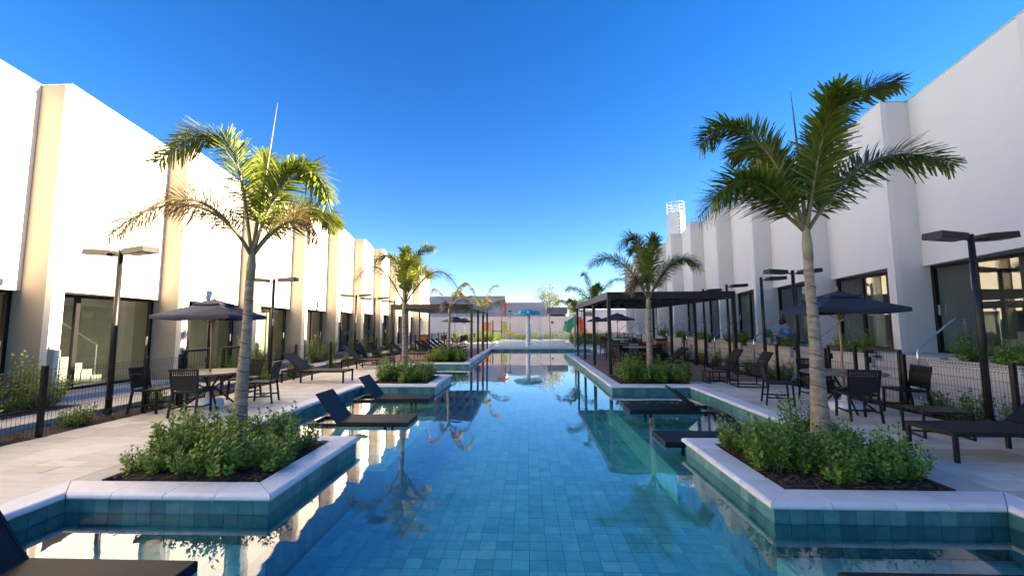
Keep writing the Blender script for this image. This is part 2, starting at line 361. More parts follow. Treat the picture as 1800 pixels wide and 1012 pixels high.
def tile_vis(e):
    c = e[0]; return (c.y if c.y > 3 and abs(c.x) / c.y < 1.2 else 1e3 + c.y) + e[6] * 2.5
edge_tiles.sort(key=tile_vis)
def tile_into(mb, e):
    c, d, nn, tw, z0, z1, r = e; g2 = .002
    P = [c - d * (tw / 2 - g2), c + d * (tw / 2 - g2)]
    mb.prism([(P[0].x, P[0].y, z0 + g2), (P[1].x, P[1].y, z0 + g2), (P[1].x, P[1].y, z1 - g2), (P[0].x, P[0].y, z1 - g2)], (nn.x * .012, nn.y * .012, 0))
for e in edge_tiles[:300]:
    mb = MB(); tile_into(mb, e); mb.build('tile', 'tile', pwall)
for e in edge_tiles[300:]: tile_into(wt, e)
tag(wt.build('wall_tiling', 'tile', pwall), kind='stuff')
wp = MB(); wp.add([(x, y, WZ) for x, y in reversed(OUT)], [tuple(range(len(OUT)))])
struct('pool_water', wp, 'water')

# ------------------------------------------------------------------ decks
def paving(name, x0, x1, y0, y1, seed, holes=()):
    r = random.Random(seed)
    base = struct(name, MB().box(x0, x1, y0, y1, -.047, -.012), 'grout')
    y = y0
    while y < y1 - .02:
        h = min(r.choice((.2, .26, .26, .32)), y1 - y)
        if y1 - y - h < .1: h = y1 - y
        x = x0 - r.uniform(0, .4)
        while x < x1 - .02:
            l = r.choice((.4, .55, .7, .85)); xe = x + l
            if x1 - xe < .2: xe = x1
            a, b = max(x, x0), min(xe, x1)
            if b - a > .03:
                jz = r.uniform(-.002, .002)
                MB().cbox(a + .002, b - .002, y + .002, y + h - .002, -.03, jz, .004).build('paver', 'paver', base, fix=False)
            x = xe
        y += h
    return base
paving('deck_left', -7.55, XLo - .288, 0.9, 18.55, 1)
paving('deck_right', XRo + .288, 7.3, 0.9, 12.55, 2)
struct('deck_near', MB().box(-7.55, 7.3, -8, Y0 - .288, -.047, -.003).box(-7.55, XLo - .288, Y0 - .285, .898, -.047, -.003).box(XRo + .288, 7.3, Y0 - .285, .898, -.047, -.003), 'far_paving')
struct('deck_far', MB().box(-7.55, XL - .29, YE + .29, 47, -.047, -.001).box(XL - .288, XRo + .285, YE + .288, 47, -.047, -.002).box(XRo + .29, 7.3, 24.65, 47, -.047, -.001).box(-9.9, -7.56, 30, 49.5, -.047, -.004).box(7.31, 9.6, 39.6, 49.5, -.047, -.004).box(-7.55, 7.3, 47.002, 49.5, -.047, -.003), 'far_paving')
def boards(name, rects):
    base = struct(name, MB().box(rects[0][0], rects[0][1], rects[0][2], rects[0][3], -.046, -.03), 'edging')
    mb = MB(); r = random.Random(9)
    for x0, x1, y0, y1 in rects:
        y = y0
        while y < y1 - .05:
            x = x0
            while x < x1 - .05:
                xe = min(x1, x + r.uniform(1.6, 2.6)); mb.box(x + .002, xe - .002, y + .003, min(y + .14, y1) - .003, -.028, -.002 + r.uniform(-.001, .001)); x = xe
            y += .14
    tag(mb.build('deck_boards', 'plank', base, fix=False), kind='stuff')
boards('wood_deck_left', [(-7.55, XL - .29, 20.75, YE - .01), (-7.55, -4.62, 18.9, 20.75)])
struct('deck_strip', MB().box(-7.55, XLo - .01, 18.55, 18.9, -.047, -.004), 'far_paving')
boards('wood_deck_right', [(XR + .29, 7.3, 14.05, 24.6 - .29), (4.62, 7.3, 12.56, 14.05)])

# ------------------------------------------------------------------ planting beds
def bed(name, x0, x1, y0, y1, z=0.0, seed=0, chips=0, edge=None):
    r = random.Random(seed); nx = max(2, int((x1 - x0) / .12)); ny = max(2, min(200, int((y1 - y0) / .15)))
    b = MB(); vs = []; fs = []
    for j in range(ny + 1):
        for i in range(nx + 1):
            e = i in (0, nx) or j in (0, ny)
            vs.append((x0 + (x1 - x0) * i / nx, y0 + (y1 - y0) * j / ny, z + (-.03 if e else r.uniform(-.012, .022))))
    for j in range(ny):
        for i in range(nx):
            a = j * (nx + 1) + i; fs.append((a, a + 1, a + nx + 2, a + nx + 1))
    b.add(vs, fs); o = struct(name, b, 'mulch')
    if chips:
        c = MB()
        for q in range(chips):
            x = r.uniform(x0 + .02, x1 - .02); y = r.uniform(y0 + .02, y1 - .02); l = r.uniform(.015, .05); a = r.uniform(0, 6.28); ti = r.uniform(-.4, .4)
            dx, dy = math.cos(a) * l, math.sin(a) * l
            c.bar((x - dx, y - dy, z + .02 - ti * l), (x + dx, y + dy, z + .02 + ti * l), r.uniform(.008, .02), .005)
        tag(c.build('bark_chips', 'chip', o, fix=False), kind='stuff')
    if edge:
        e = MB()
        for ex0, ex1, ey0, ey1 in edge: e.box(ex0, ex1, ey0, ey1, -.04, .02)
        e.build('edging_strip', 'edging', o)
    return o
BEDS = {'L1': (-4.7, XL - .287, 4.25 + .287, 6.4 - .287), 'R1': (XR + .287, 4.3, 4.2 + .287, 6.4 - .287),
        'L2': (-4.6, XL - .287, 11.8 + .287, 14.3 - .287), 'R2': (XR + .287, 4.6, 11.75 + .287, 14.0), 'L3': (-4.6, XL - .287, 18.6 + .287, 20.7)}
for n_, (a, b, c, d_) in BEDS.items():
    ed = ((a - .03, a, c, d_),) if n_[0] == 'L' else ((b, b + .03, c, d_),)
    bed('planting_bed', a, b, c, d_, .0, hash(n_) % 7 + 1, 900 if n_[1] == '1' else 150, ed)
struct('planter_paving', MB().box(XLo - .284, -4.73, 4.54, 6.11, -.044, -.002).box(4.33, XRo + .284, 4.49, 6.11, -.044, -.002).box(XLo - .28, -4.63, 12.09, 14.01, -.044, -.003).box(4.63, XRo + .28, 12.04, 12.55, -.044, -.003), 'far_paving')
bed('planting_bed', -8.35, -7.6, .9, 30, .0, 11, 700)
bed('planting_bed', -9.9, -9.15, .9, 8.2, .12, 12, 200)
bed('planting_bed', -9.9, -9.15, 11.6, 30, .12, 13, 0)
bed('planting_bed', 7.4, 7.95, .9, 39, .0, 14, 700)
struct('walkway_left', MB().box(-9.14, -8.36, -8, 41, -.048, .10).box(-9.9, -9.142, 8.25, 11.55, -.048, .105).box(-9.9, -9.142, 30.05, 41, -.048, .105), 'walkway')
struct('walkway_right', MB().box(7.96, 8.74, -8, 41, -.048, .06), 'walkway')

# ------------------------------------------------------------------ buildings
def building(side, xo, xi, ystart, n, P, zb, zd, zt, door_kinds, label, name):
    root = thing(name, label, 'building', (xo, ystart, zb))
    oX, oY, oZ = xo, ystart, zb
    def part(mb, nm, m, parent=root):
        mb.v = [(x - oX, y - oY, z - oZ) for x, y, z in mb.v]; return mb.build(nm, m, parent)
    xg = xi + side * .22; s1 = .28; th = .15 * side
    for k in range(n):
        y0 = ystart + k * P
        fx = lambda s: xo + (xi - xo) * s / P
        pt = lambda s, z: (fx(s), y0 + s, z)
        part(MB().prism([pt(0, zb), pt(s1, zb), pt(s1, zd), pt(P, zd), pt(P, zt), pt(0, zt)], (th, 0, 0)), 'wall_panel', 'stucco')
        part(MB().box(min(xo + .004 * side, xg + side * .5), max(xo + .004 * side, xg + side * .5), y0 + .003, y0 + .14, zb, zt - .003), 'return_wall', 'return_left_shade' if side < 0 else 'return_right')
        cp = MB(); cp.prism([(fx(0) - .02 * side, y0 - .02, zt + .001), (fx(P) - .02 * side, y0 + P - .02, zt + .001), (fx(P) + .2 * side, y0 + P - .02, zt + .001), (fx(0) + .2 * side, y0 - .02, zt + .001)], (0, 0, .028))
        cp.box(min(xo + .21 * side, xi + .2 * side), max(xo + .21 * side, xi + .2 * side), y0 - .018, y0 + .17, zt + .002, zt + .027)
        part(cp, 'wall_cap', 'cap')
        sf = MB().prism([(fx(s1) + th + .004 * side, y0 + s1, zd + .004), (fx(P) + th + .004 * side, y0 + P, zd + .004), (xg + .5 * side, y0 + P, zd + .004), (xg + .5 * side, y0 + s1, zd + .004)], (0, 0, .14))
        part(sf, 'soffit', 'soffit')
        a, b = sorted((fx(s1) + th + .003 * side, xg + .06 * side)); part(MB().box(a, b, y0 + s1 - .13, y0 + s1 - .004, zb, zd), 'door_jamb', 'stucco')
        # room behind
        xb = xg + side * 3.6
        rm = MB(); a, b = sorted((xg + .5 * side, xb))
        rm.box(a, b, y0 + .01, y0 + .10, zb, zd + .4); rm.box(*sorted((xb, xb + .1 * side)), y0, y0 + P, zb, zd + .4); rm.box(a, b, y0 + .1, y0 + P, zd + .3, zd + .4)
        rm.box(*sorted((xg - .12 * side, xb)), y0 + .14, y0 + P, zb - .12, zb - .004)
        part(rm, 'room', 'room')
        # glazed door: frame with panes and mullions as sub-parts
        ya, yb = y0 + s1, y0 + P - .004; fw = .07
        fr = MB(); X0, X1 = sorted((xg - .05 * side, xg + .05 * side))
        fr.box(X0, X1, ya, ya + fw, zb, zd).box(X0, X1, yb - fw, yb, zb, zd).box(X0, X1, ya + fw, yb - fw, zd - fw, zd).box(X0, X1, ya + fw, yb - fw, zb, zb + .06)
        door = part(fr, 'glass_door', 'black_metal')
        kind = door_kinds(k); npan = 3
        for q in range(npan):
            pa = ya + fw + (yb - ya - 2 * fw) * q / npan; pb = ya + fw + (yb - ya - 2 * fw) * (q + 1) / npan
            if kind == 'open' and q == 1: continue
            part(MB().box(*sorted((xg - .004, xg + .004)), pa + .03, pb - .03, zb + .06, zd - fw), 'pane', 'glass', door)
            if q: part(MB().box(X0 + .01, X1 - .01, pa - .045, pa + .045, zb + .06, zd - fw), 'mullion', 'black_metal', door)
        part(MB().box(*sorted((xg - .09 * side, xg - .055 * side)), yb - fw - .10, yb - fw - .07, zb + .95, zb + 1.2), 'handle', 'steel', door)
        if kind == 'stair':
            st = MB()
            for q in range(10):
                ys = y0 + 2.85 - q * .26; a, b = sorted((xg + side * .9, xg + side * 2.0)); st.box(a, b, ys - .28, ys, zb, zb + .18 * (q + 1))
            part(st, 'indoor_stair', 'room')
            part(MB().tube([(xg + side * .95, y0 + 2.7, zb + 1.0), (xg + side * .95, y0 + .3, zb + 2.6)], .02).tube([(xg + side * .95, y0 + 2.7, zb), (xg + side * .95, y0 + 2.7, zb + 1.0)], .018), 'stair_rail', 'steel')
    ye = ystart + n * P
    part(MB().box(*sorted((xo, xo + side * 7)), ye, ye + .2, zb, zt), 'end_wall', 'stucco')
    part(MB().box(*sorted((xo + side * 7, xo + side * 7.2)), ystart, ye + .2, zb - .2, zt), 'rear_wall', 'stucco')
    part(MB().box(*sorted((xi + side * .17, xo + side * 6.99)), ystart + .2, ye - .01, zt - .5, zt - .35), 'roof', 'cap')
    part(MB().box(*sorted((xo + side * .3, xo + side * 7)), ystart - .2, ystart, zb, zt), 'end_wall', 'stucco')
    return xg
LP, LY = 3.26, 8.15 - 3 * 3.26
lk = {3: 'stair', 4: 'curtain', 5: 'curtain', 6: 'open', 7: 'curtain', 8: 'dark', 9: 'curtain', 2: 'dark'}
ZL, ZR = .22, .95
xgl = building(-1, -9.9, -10.6, LY, 13, LP, ZL, 2.46, 6.95, lambda k: lk.get(k, 'dark'), 'long white saw-tooth building on the left in full sun', 'sawtooth_building')
RP, RY = 3.23, 7.65 - 3 * 3.23
rk = {3: 'stair', 4: 'curtain', 5: 'curtain', 6: 'open', 7: 'curtain', 8: 'open', 9: 'dark', 2: 'stair'}
xgr = building(1, 9.5, 10.22, RY, 13, RP, ZR, 3.16, 7.6, lambda k: rk.get(k, 'dark'), 'long white saw-tooth building on the right in shade', 'sawtooth_building')
def curtain(xg, side, ya, yb, zb, zd, label, m='curtain'):
    n = max(6, int((yb - ya) / .035)); vs = []; fs = []
    for i in range(n + 1):
        y = ya + (yb - ya) * i / n; x = xg + side * (.18 + .035 * math.sin(i * 1.55) + .012 * math.sin(i * .7))
        vs += [(x, y, zb + .02), (x + side * .01, y, zd - .08)]
    for i in range(n): fs.append((2 * i, 2 * i + 2, 2 * i + 3, 2 * i + 1))
    tag(MB().add(vs, fs).build('curtain', m, None, True), label, 'curtain', 'curtains behind glazed doors')
for i, k in enumerate((4, 5, 7, 9)):
    y0 = LY + k * LP
    curtain(xgl, -1, y0 + .3, y0 + (1.35 if k == 4 else 2.7), ZL, 2.46, 'pale curtain behind the %s curtained door of the sunlit left building' % ordinal(i))
for i, k in enumerate((4, 5, 7)):
    y0 = RY + k * RP
    curtain(xgr, 1, y0 + .35, y0 + 1.25, ZR, 3.16, 'pale curtain behind the %s curtained door of the shaded right building' % ordinal(i))
    if k == 4: curtain(xgr, 1, y0 + 1.75, y0 + 2.15, ZR, 3.16, 'narrow gathered curtain at the far side of the nearest curtained right-hand door')
# raised terrace, plank-faced retaining walls and steps on the right
tr = MB().box(9.2, 16.4, RY, 39.6, -.048, ZR - .13).box(9.2, 9.52, RY, 39.6, ZR - .128, ZR - .006)
for k in range(13):
    y0 = RY + k * RP
    tr.prism([(9.52, y0, ZR - .128), (10.6, y0, ZR - .128), (10.6, y0 + RP - .002, ZR - .128), (9.52, y0 + RP - .002, ZR - .128)], (0, 0, .121))
struct('terrace_right', tr, 'walkway')
tl = MB()
for k in range(13):
    y0 = LY + k * LP
    tl.box(-10.9, -9.905, y0 + .15, y0 + LP - .01, -.048, ZL - .13).box(-10.72, -9.91, y0 + .16, y0 + LP - .02, ZL - .129, ZL - .006)
struct('terrace_left', tl, 'walkway')
ri = 0
for k in range(2, 13):
    y0 = RY + k * RP
    ws, we = y0 + .05, y0 + 1.75                       # retaining wall piece, then steps
    far = k > 6
    t = thing('retaining_wall', 'pale plank-faced planter wall, %s from the camera along the right terrace' % ordinal(ri), 'wall', (8.75, ws, .06), group='terrace planter walls')
    MB().box(.03, .11, .0, we - ws, 0, .8).build('wall_core', 'step_stone', t)
    for q in range(3):
        MB().box(0, .029, .0, we - ws, .005 + q * .27, .268 + q * .27).build('plank', 'stone_wall', t)
    MB().box(-.02, .13, -.01, we - ws + .01, .822, .86).build('wall_top', 'stone_wall', t)
    bed('planting_bed', 8.89, 9.19, ws, we, .86, 20 + k)
    struct('terrace_fill', MB().box(8.865, 9.198, ws, we, -.048, .82), 'step_stone')
    t = thing('stone_steps', 'short flight of stone steps, %s from the camera, up to the right terrace' % ordinal(ri), 'steps', (8.3, we + .02, .06), group='terrace steps')
    for q in range(5):
        MB().box(.18 * q, .9, 0, RP - 1.76, .178 * q * .99, .178 * (q + 1) * .99 - .001).build('step', 'step_stone', t)
    t = thing('handrail', 'steel handrail beside the %s flight of terrace steps' % ordinal(ri), 'handrail', (8.45, we - .1, 0), group='steel handrails of the terrace steps')
    MB().tube([(0, 0, .26), (0, 0, 1.12), (.04, 0, 1.17), (.82, 0, 1.77), (.88, 0, 1.80), (1.0, 0, 1.80), (1.03, 0, 1.77), (1.03, 0, .96)], .022).build('rail', 'steel', t, True)
    MB().lathe([(.05, .06), (.05, .075), (.02, .08), (.02, .3)], n=10).build('foot', 'steel', t)
    ri += 1

# ------------------------------------------------------------------ mesh fences
PANELS = {}
def wire_panel(L):
    key = round(L, 2)
    if key in PANELS: return PANELS[key]
    mb = MB(); n = max(2, int(L / .055)); r = .0028
    for i in range(n + 1):
        y = .04 + (L - .08) * i / n
        mb.tube([(0, y, .04), (0, y, .40), (.025, y, .425), (0, y, .45), (0, y, .93), (.025, y, .955), (0, y, .98), (0, y, 1.05)], r, 3, False)
    for z in (.06, .23, .40, .45, .62, .79, .93, .98, 1.03):
        mb.tube([(.004, .03, z), (.004, L - .03, z)], .003, 3, False)
    PANELS[key] = mb.mesh('wire_panel', 'black_metal', fix=False); return PANELS[key]
post_me = MB().box(-.03, .03, -.03, .03, 0, 1.1).box(-.07, .07, -.07, .07, 0, .008).mesh('post', 'black_metal')
def fence(x, ys, label):
    t = thing('mesh_fence', label, 'fence', (x, ys[0], -.005))
    for i, y in enumerate(ys):
        link('post', post_me, t, (0, y - ys[0], 0))
        if i < len(ys) - 1: link('wire_panel', wire_panel(ys[i + 1] - y), t, (0, y - ys[0], 0))
def gate(x, y0, y1, label):
    t = thing('garden_gate', label, 'gate', (x, y0, 0)); L = y1 - y0
    MB().box(-.03, .03, 0, .05, 0, 1.18).box(-.03, .03, L - .05, L, 0, 1.18).box(-.03, .03, .05, L - .05, 1.13, 1.18).box(-.03, .03, .05, L - .05, .06, .10).build('frame', 'black_metal', t)
    mb = MB()
    for i in range(int(L / .08)): mb.tube([(0, .08 + i * .08, .1), (0, .08 + i * .08, 1.13)], .004, 4, False)
    for z in (.45, .8): mb.tube([(.006, .05, z), (.006, L - .05, z)], .004, 4, False)
    mb.build('wire_infill', 'black_metal', t, fix=False)
    MB().box(-.05, .05, L - .09, L - .055, .85, .98).build('latch', 'black_metal', t)
fence(-7.6, [1.0, 2.75, 4.5, 6.26, 8.0, 8.8], 'black wire fence in front of the left stair door')
gate(-7.6, 8.85, 9.65, 'black framed gate nearest the left umbrella table')
gate(-7.6, 10.04, 10.84, 'black framed gate left of the first left palm trunk')
fence(-7.6, [10.9, 13.3, 15.7, 18.1, 20.5, 22.9, 25.3, 27.7, 30.1, 32.5, 34.9, 37.3, 39.7], 'long black wire fence running behind the left sun loungers')
fence(7.35, [1.3, 3.06, 4.82, 6.58, 8.4], 'black wire fence behind the near right sun lounger')
gate(7.35, 8.45, 9.3, 'black framed gate behind the right umbrella table')
gate(7.35, 9.56, 10.42, 'black framed gate seen through the right palm trunk')
fence(7.35, [10.5, 12.5, 14.9, 17.3, 19.7, 22.1, 24.5, 26.9, 29.3, 31.7, 34.1, 36.5, 38.9], 'long black wire fence running behind the right pergola')

# ------------------------------------------------------------------ lamp posts
def lamp(x, y, z, heads, label, yaw=0, h=3.22):
    t = thing('street_lamp', label, 'lamp', (x, y, z), yaw, 'double and single head lamp posts')
    MB().tube([(0, 0, 0), (0, 0, h - z)], [.055, .045], 10).build('pole', 'bronze', t, True)
    MB().lathe([(.11, 0), (.11, .015), (.07, .03), (.06, .12)], n=12).build('base_plate', 'bronze', t)
    for sgn, up in heads:
        zz = h - z - .10
        MB().tube([(0, 0, zz), (sgn * .24, 0, zz + .03)], .02, 8).build('arm', 'bronze', t)
        hd = MB(); c, s_ = math.cos(R(up)), math.sin(R(up))
        pts = []
        for u, wd in ((.2, .13), (.74, .16)):
            for v in (-1, 1):
                for q in (-.055, .055): pts.append((sgn * (u * c - q * s_), v * wd, zz + .03 + u * s_ * .55 + q * c))
        hd.add(pts, [(0, 1, 3, 2), (4, 6, 7, 5), (0, 4, 5, 1), (2, 3, 7, 6), (1, 5, 7, 3), (0, 2, 6, 4)])
        ho = hd.build('lamp_head', 'bronze', t)
        gl = MB(); gp = []
        for u in (.3, .70):
            for v in (-.11, .11): gp.append((sgn * (u * c + .057 * s_), v, zz + .03 + u * s_ * .55 - .058 * c))
        gl.prism([gp[0], gp[1], gp[3], gp[2]], (0, 0, -.004)); gl.build('lens', 'lamp_glass', ho)
two = ((-1, 6), (1, 8))
lamp(-8.1, 7.78, 0, two, 'bronze twin-head lamp post behind the left umbrella table fence', R(-8))
lamp(-8.2, 12.9, 0, two, 'bronze twin-head lamp post just right of the left palm trunk')
lamp(-8.45, 19.9, 0, two, 'bronze twin-head lamp post, third along the left fence')
lamp(-8.35, 22.1, 0, ((-1, 5), (1, 6)), 'bronze lamp post, fourth along the left fence')
lamp(-8.15, 24.8, 0, ((-1, 5),), 'bronze single-head lamp post rising above the left pergola corner')
lamp(-8.15, 28.5, 0, ((-1, 5),), 'bronze single-head lamp post farthest along the left fence')
lamp(7.66, 7.26, 0, two, 'black twin-head lamp post at the right edge beside the near fence', R(7))
lamp(7.6, 11.94, 0, two, 'black twin-head lamp post behind the right umbrella table')
lamp(7.66, 13.64, 0, ((1, 5),), 'black single-head lamp post near the two right armchairs')
lamp(7.72, 16.1, 0, ((1, 5),), 'black single-head lamp post behind the right pergola corner post')
lamp(7.7, 18.2, 0, ((1, 5),), 'black single-head lamp post farthest along the right fence')
for i, x in enumerate((-2.0, .3, 2.6, 6.2)):
    lamp(x, 47.5, 0, two, '%s slim lamp post from the left in front of the back wall' % ordinal(i), R(90), 3.3)

# ------------------------------------------------------------------ palms
def bez(p, t):
    a, b, c, d = p; u = 1 - t
    return a * u ** 3 + b * 3 * u * u * t + c * 3 * u * t * t + d * t ** 3
def frond(parent, pts, seed, m='palm_leaf', L=.42, n=54, rows=4, wd=.032):
    r = random.Random(seed); P = [Vector(p) for p in pts]; mb = MB()
    if m == 'palm_leaf_brown': wd, n = wd * .5, int(n * .85)      # dry leaflets have shrivelled
    for i in range(n):
        t = .16 + .84 * i / (n - 1); p = bez(P, t); T_ = (bez(P, min(1, t + .01)) - bez(P, max(0, t - .01))).normalized()
        side = T_.cross(Vector((0, 0, 1)))
        if side.length < .15: side = T_.cross(Vector((0.3, 1, 0)))
        side.normalize(); nor = side.cross(T_)
        env = (.45 + .55 * math.sin(math.pi * min(1, (t - .10) / .62))) if t < .72 else (1.0 - .55 * (t - .72) / .28)
        for sg in (-1, 1):
            for q in range(rows):
                ang = R((-62, -12, 34, 80)[q] + r.uniform(-20, 20)); out = side * sg * math.cos(ang) + nor * math.sin(ang)
                d = (T_ * (.55 + .55 * t + r.uniform(-.15, .15)) + out).normalized(); l = L * env * r.uniform(.75, 1.12)
                dr = Vector((0, 0, -1)) * l * r.uniform(.10, .30)
                wv = d.cross(out.cross(d)).normalized(); wv = d.cross(nor if abs(d.dot(nor)) < .9 else side).normalized() * wd * r.uniform(.75, 1.2) / 2
                m1 = p + d * l * .5 + dr * .22; tip = p + d * l + dr
                mb.add([p - wv * .4, p + wv * .4, m1 + wv, m1 - wv, tip + wv * .4, tip - wv * .4], [(0, 1, 2, 3), (3, 2, 4, 5)])
    f = mb.build('frond', m, parent, fix=False)
    k = 12; MB().tube([bez(P, i / k) for i in range(k + 1)], [.026 * (1 - .8 * i / k) + .003 for i in range(k + 1)], 6).build('rachis', 'rachis', f, True)
def palm(x, y, htop, r0, r1, fronds, label, lean=(0, 0), spear=None, L=.43, n=56, seed=1, ringed=True, rows=4):
    t = thing('palm_tree', label, 'palm tree', (x, y, -.02)); r = random.Random(seed)
    k = 26; cs = .86; path = []; rad = []
    for i in range(k + 1):
        u = i / k; z = u * htop * cs; flare = .35 * math.exp(-u * 9)
        path.append((lean[0] * u * cs + .006 * math.sin(u * 9 + seed), lean[1] * u * cs, z)); rad.append((r1 + (r0 - r1) * (1 - u) ** 1.7) * (1 + flare * .5) * (1.0 + .03 * math.sin(i * 2.4)))
    MB().tube(path, rad, 16).build('trunk', 'trunk', t, True)
    if ringed:
        nr = 11
        for i in range(1, nr):
            u = i / nr * .95; j = u * k; a = int(j); f_ = j - a; rr = rad[a] * (1 - f_) + rad[a + 1] * f_; z = u * htop * cs
            z += r.uniform(-.04, .04); MB().tube([(lean[0] * u * cs, lean[1] * u * cs, z - .006), (lean[0] * u * cs + .004, lean[1] * u * cs, z + .006)], rr + .006, 16).build('leaf_scar', 'trunk_ring', t, True)
    tx, ty = lean
    MB().tube([(tx * cs, ty * cs, htop * cs - .02), (tx * (cs + .07), ty * (cs + .07), htop * (cs + .07)), (tx, ty, htop), (tx, ty, htop + .12)], [r1 * 1.04, r1 * 1.1, r1 * .72, r1 * .3], 14).build('crownshaft', 'crownshaft', t, True)
    O = Vector((tx, ty, htop))
    for i, (m_, p1, p2, p3) in enumerate(fronds):
        frond(t, [O + Vector((0, 0, -.06)), O + Vector(p1), O + Vector(p2), O + Vector(p3)], seed * 31 + i, m_, L, n, rows)
    if spear: MB().tube([O, O + Vector(spear) * .5 + Vector((.01, 0, 0)), O + Vector(spear)], [.03, .018, .004], 6).build('spear_leaf', 'rachis', t, True)
    return t
G, D_, B_, Y_ = 'palm_leaf', 'palm_leaf_dark', 'palm_leaf_brown', 'palm_leaf_yellow'
palm(-4.2, 5.95, 2.82, .106, .058, [
    (G, (-.15, -.1, 1.1), (-.25, -.1, 2.5), (-1.25, -.3, 1.35)), (G, (-.1, .3, 1.2), (-.2, .7, 2.1), (-.75, 1.1, 1.75)),
    (B_, (-.5, .1, .75), (-1.3, .0, 1.15), (-2.05, -.2, .25)), (B_, (-.2, -.5, .75), (-.5, -.9, .9), (-.85, -1.2, .0)),
    (G, (.25, 0, 1.0), (.75, -.1, 1.8), (1.28, -.3, .75)), 
    (B_, (.3, .2, .6), (.65, .3, .8), (.85, .3, .25)), (G, (.1, .6, .9), (.3, 1.2, 1.3), (.5, 1.6, .8))],
    'tall palm with browning fronds in the near left planter', (.06, 0), (.28, 0, 2.35), seed=2)
palm(3.8, 5.6, 3.0, .125, .056, [
    (D_, (.2, .1, 1.0), (.6, .1, 2.1), (1.35, 0, 2.05)), (D_, (-.2, .1, 1.1), (-.7, .2, 1.95), (-1.3, .1, 1.25)),
    (D_, (.35, 0, .45), (.9, 0, 1.35), (1.75, -.2, .80)), (D_, (-.3, 0, .5), (-.75, -.1, .95), (-1.35, -.3, .35)),
    (D_, (.1, .5, .9), (.2, 1.0, 1.5), (.3, 1.5, 1.1)), (B_, (-.35, .2, .5), (-.8, .3, .9), (-1.30, .3, .25)),
    (D_, (.05, -.2, .8), (.1, -.4, 1.5), (.05, -.7, 1.55)), (D_, (-.1, .2, 1.0), (-.3, .4, 1.5), (-.5, .8, 1.4))],
    'tall dark green palm in the near right planter', (-.02, 0), (-.08, 0, 1.95), seed=3)
palm(-3.95, 13.2, 2.45, .125, .072, [
    (G, (.1, 0, 1.0), (.3, 0, 1.9), (.95, -.1, 1.75)), (G, (-.1, .1, 1.0), (-.4, .1, 2.1), (-1.0, 0, 1.35)), (B_, (-.5, 0, .9), (-1.0, 0, 1.75), (-1.6, -.1, .75)),
    (B_, (.5, 0, .7), (1.1, 0, 1.65), (1.75, 0, .45)), (G, (.15, -.4, .9), (.3, -.8, 1.5), (.75, -1.0, 1.1)), (G, (.1, .5, .9), (.3, .9, 1.5), (.5, 1.4, 1.1)), (G, (0, -.2, 1.0), (0, -.3, 1.7), (.25, -.6, 1.6))],
    'slim yellow-green palm in the middle left planter', (-.05, 0), seed=4, n=48, L=.40)
palm(3.8, 13.1, 2.55, .115, .07, [
    (D_, (-.1, -.1, 1.1), (-.2, -.2, 2.6), (-.95, -.3, 1.55)), (D_, (-.4, 0, .8), (-1.0, 0, 1.75), (-1.85, -.1, 1.05)), (D_, (.35, 0, .7), (.9, -.1, 1.7), (1.5, -.2, 1.0)),
    (B_, (.5, .1, .8), (1.1, .2, 1.75), (1.75, .2, .9)), (D_, (.0, -.4, 1.0), (.0, -.8, 1.9), (-.1, -1.1, 1.6)), (G, (.1, .3, 1.1), (.0, .6, 2.0), (-.3, 1.0, 1.7)), (B_, (-.3, -.2, .5), (-.5, -.3, .8), (-.7, -.5, .2))],
    'bushy dark palm in the planter before the right pergola', (.03, 0), seed=5, n=50, L=.44)
palm(-3.85, 19.85, 2.55, .10, .065, [
    (B_, (-.4, 0, .8), (-.9, 0, 1.6), (-1.05, 0, .2)), (Y_, (.25, 0, 1.0), (.9, 0, 1.9), (1.3, -.1, .55)), (B_, (.4, 0, .5), (1.0, 0, .8), (1.15, 0, -.3)), (B_, (-.1, -.3, .3), (-.2, -.5, .5), (-.3, -.6, -.1)), (Y_, (.1, .4, .8), (.2, .8, 1.2), (.5, 1.2, .7))],
    'thin drooping palm in the planter before the left pergola', (.06, 0), seed=6, n=40, L=.34, rows=2)
palm(-3.45, 31.6, 2.7, .12, .08, [
    (Y_, (.2, 0, 1.0), (.4, 0, 2.3), (1.3, 0, 2.1)), (Y_, (-.3, 0, .8), (-.8, 0, 1.9), (-1.4, 0, .9)), (Y_, (.5, 0, .5), (1.2, 0, 1.2), (2.0, 0, .9)), (Y_, (.1, -.4, .8), (.3, -.8, 1.3), (.7, -1.2, .8)), (G, (0, .4, .9), (-.3, .9, 1.4), (-.5, 1.3, .8))],
    'yellow sunlit palm behind the left pergola', (0, 0), seed=7, n=40, L=.5, rows=2)
palm(3.85, 23.9, 2.75, .115, .075, [
    (D_, (-.2, 0, 1.0), (-.3, 0, 2.0), (-.6, 0, 1.9)), (D_, (.4, 0, .8), (.9, 0, 1.9), (1.9, 0, 1.55)), (D_, (-.4, 0, .7), (-1.1, 0, 1.4), (-1.6, 0, 1.0)), (D_, (0, -.4, .9), (.1, -.8, 1.4), (.2, -1.1, 1.0)), (D_, (.1, .4, .9), (.2, .8, 1.4), (.3, 1.2, 1.0))],
    'dark palm at the far end of the right pergola', (0, 0), seed=8, n=40, L=.42)
palm(3.6, 31.4, 2.3, .11, .075, [
    (D_, (-.3, 0, .8), (-.9, 0, 1.8), (-1.5, 0, .9)), (D_, (.3, 0, .9), (.8, 0, 1.9), (1.4, 0, 1.3)), (Y_, (.0, -.4, .8), (-.3, -.7, 1.5), (-.7, -1.0, 1.1)), (D_, (.1, .4, .9), (.1, .8, 1.4), (.2, 1.2, 1.0))],
    'small dark palm beside the far right end of the splash pool', (0, 0), seed=9, n=36, L=.42)

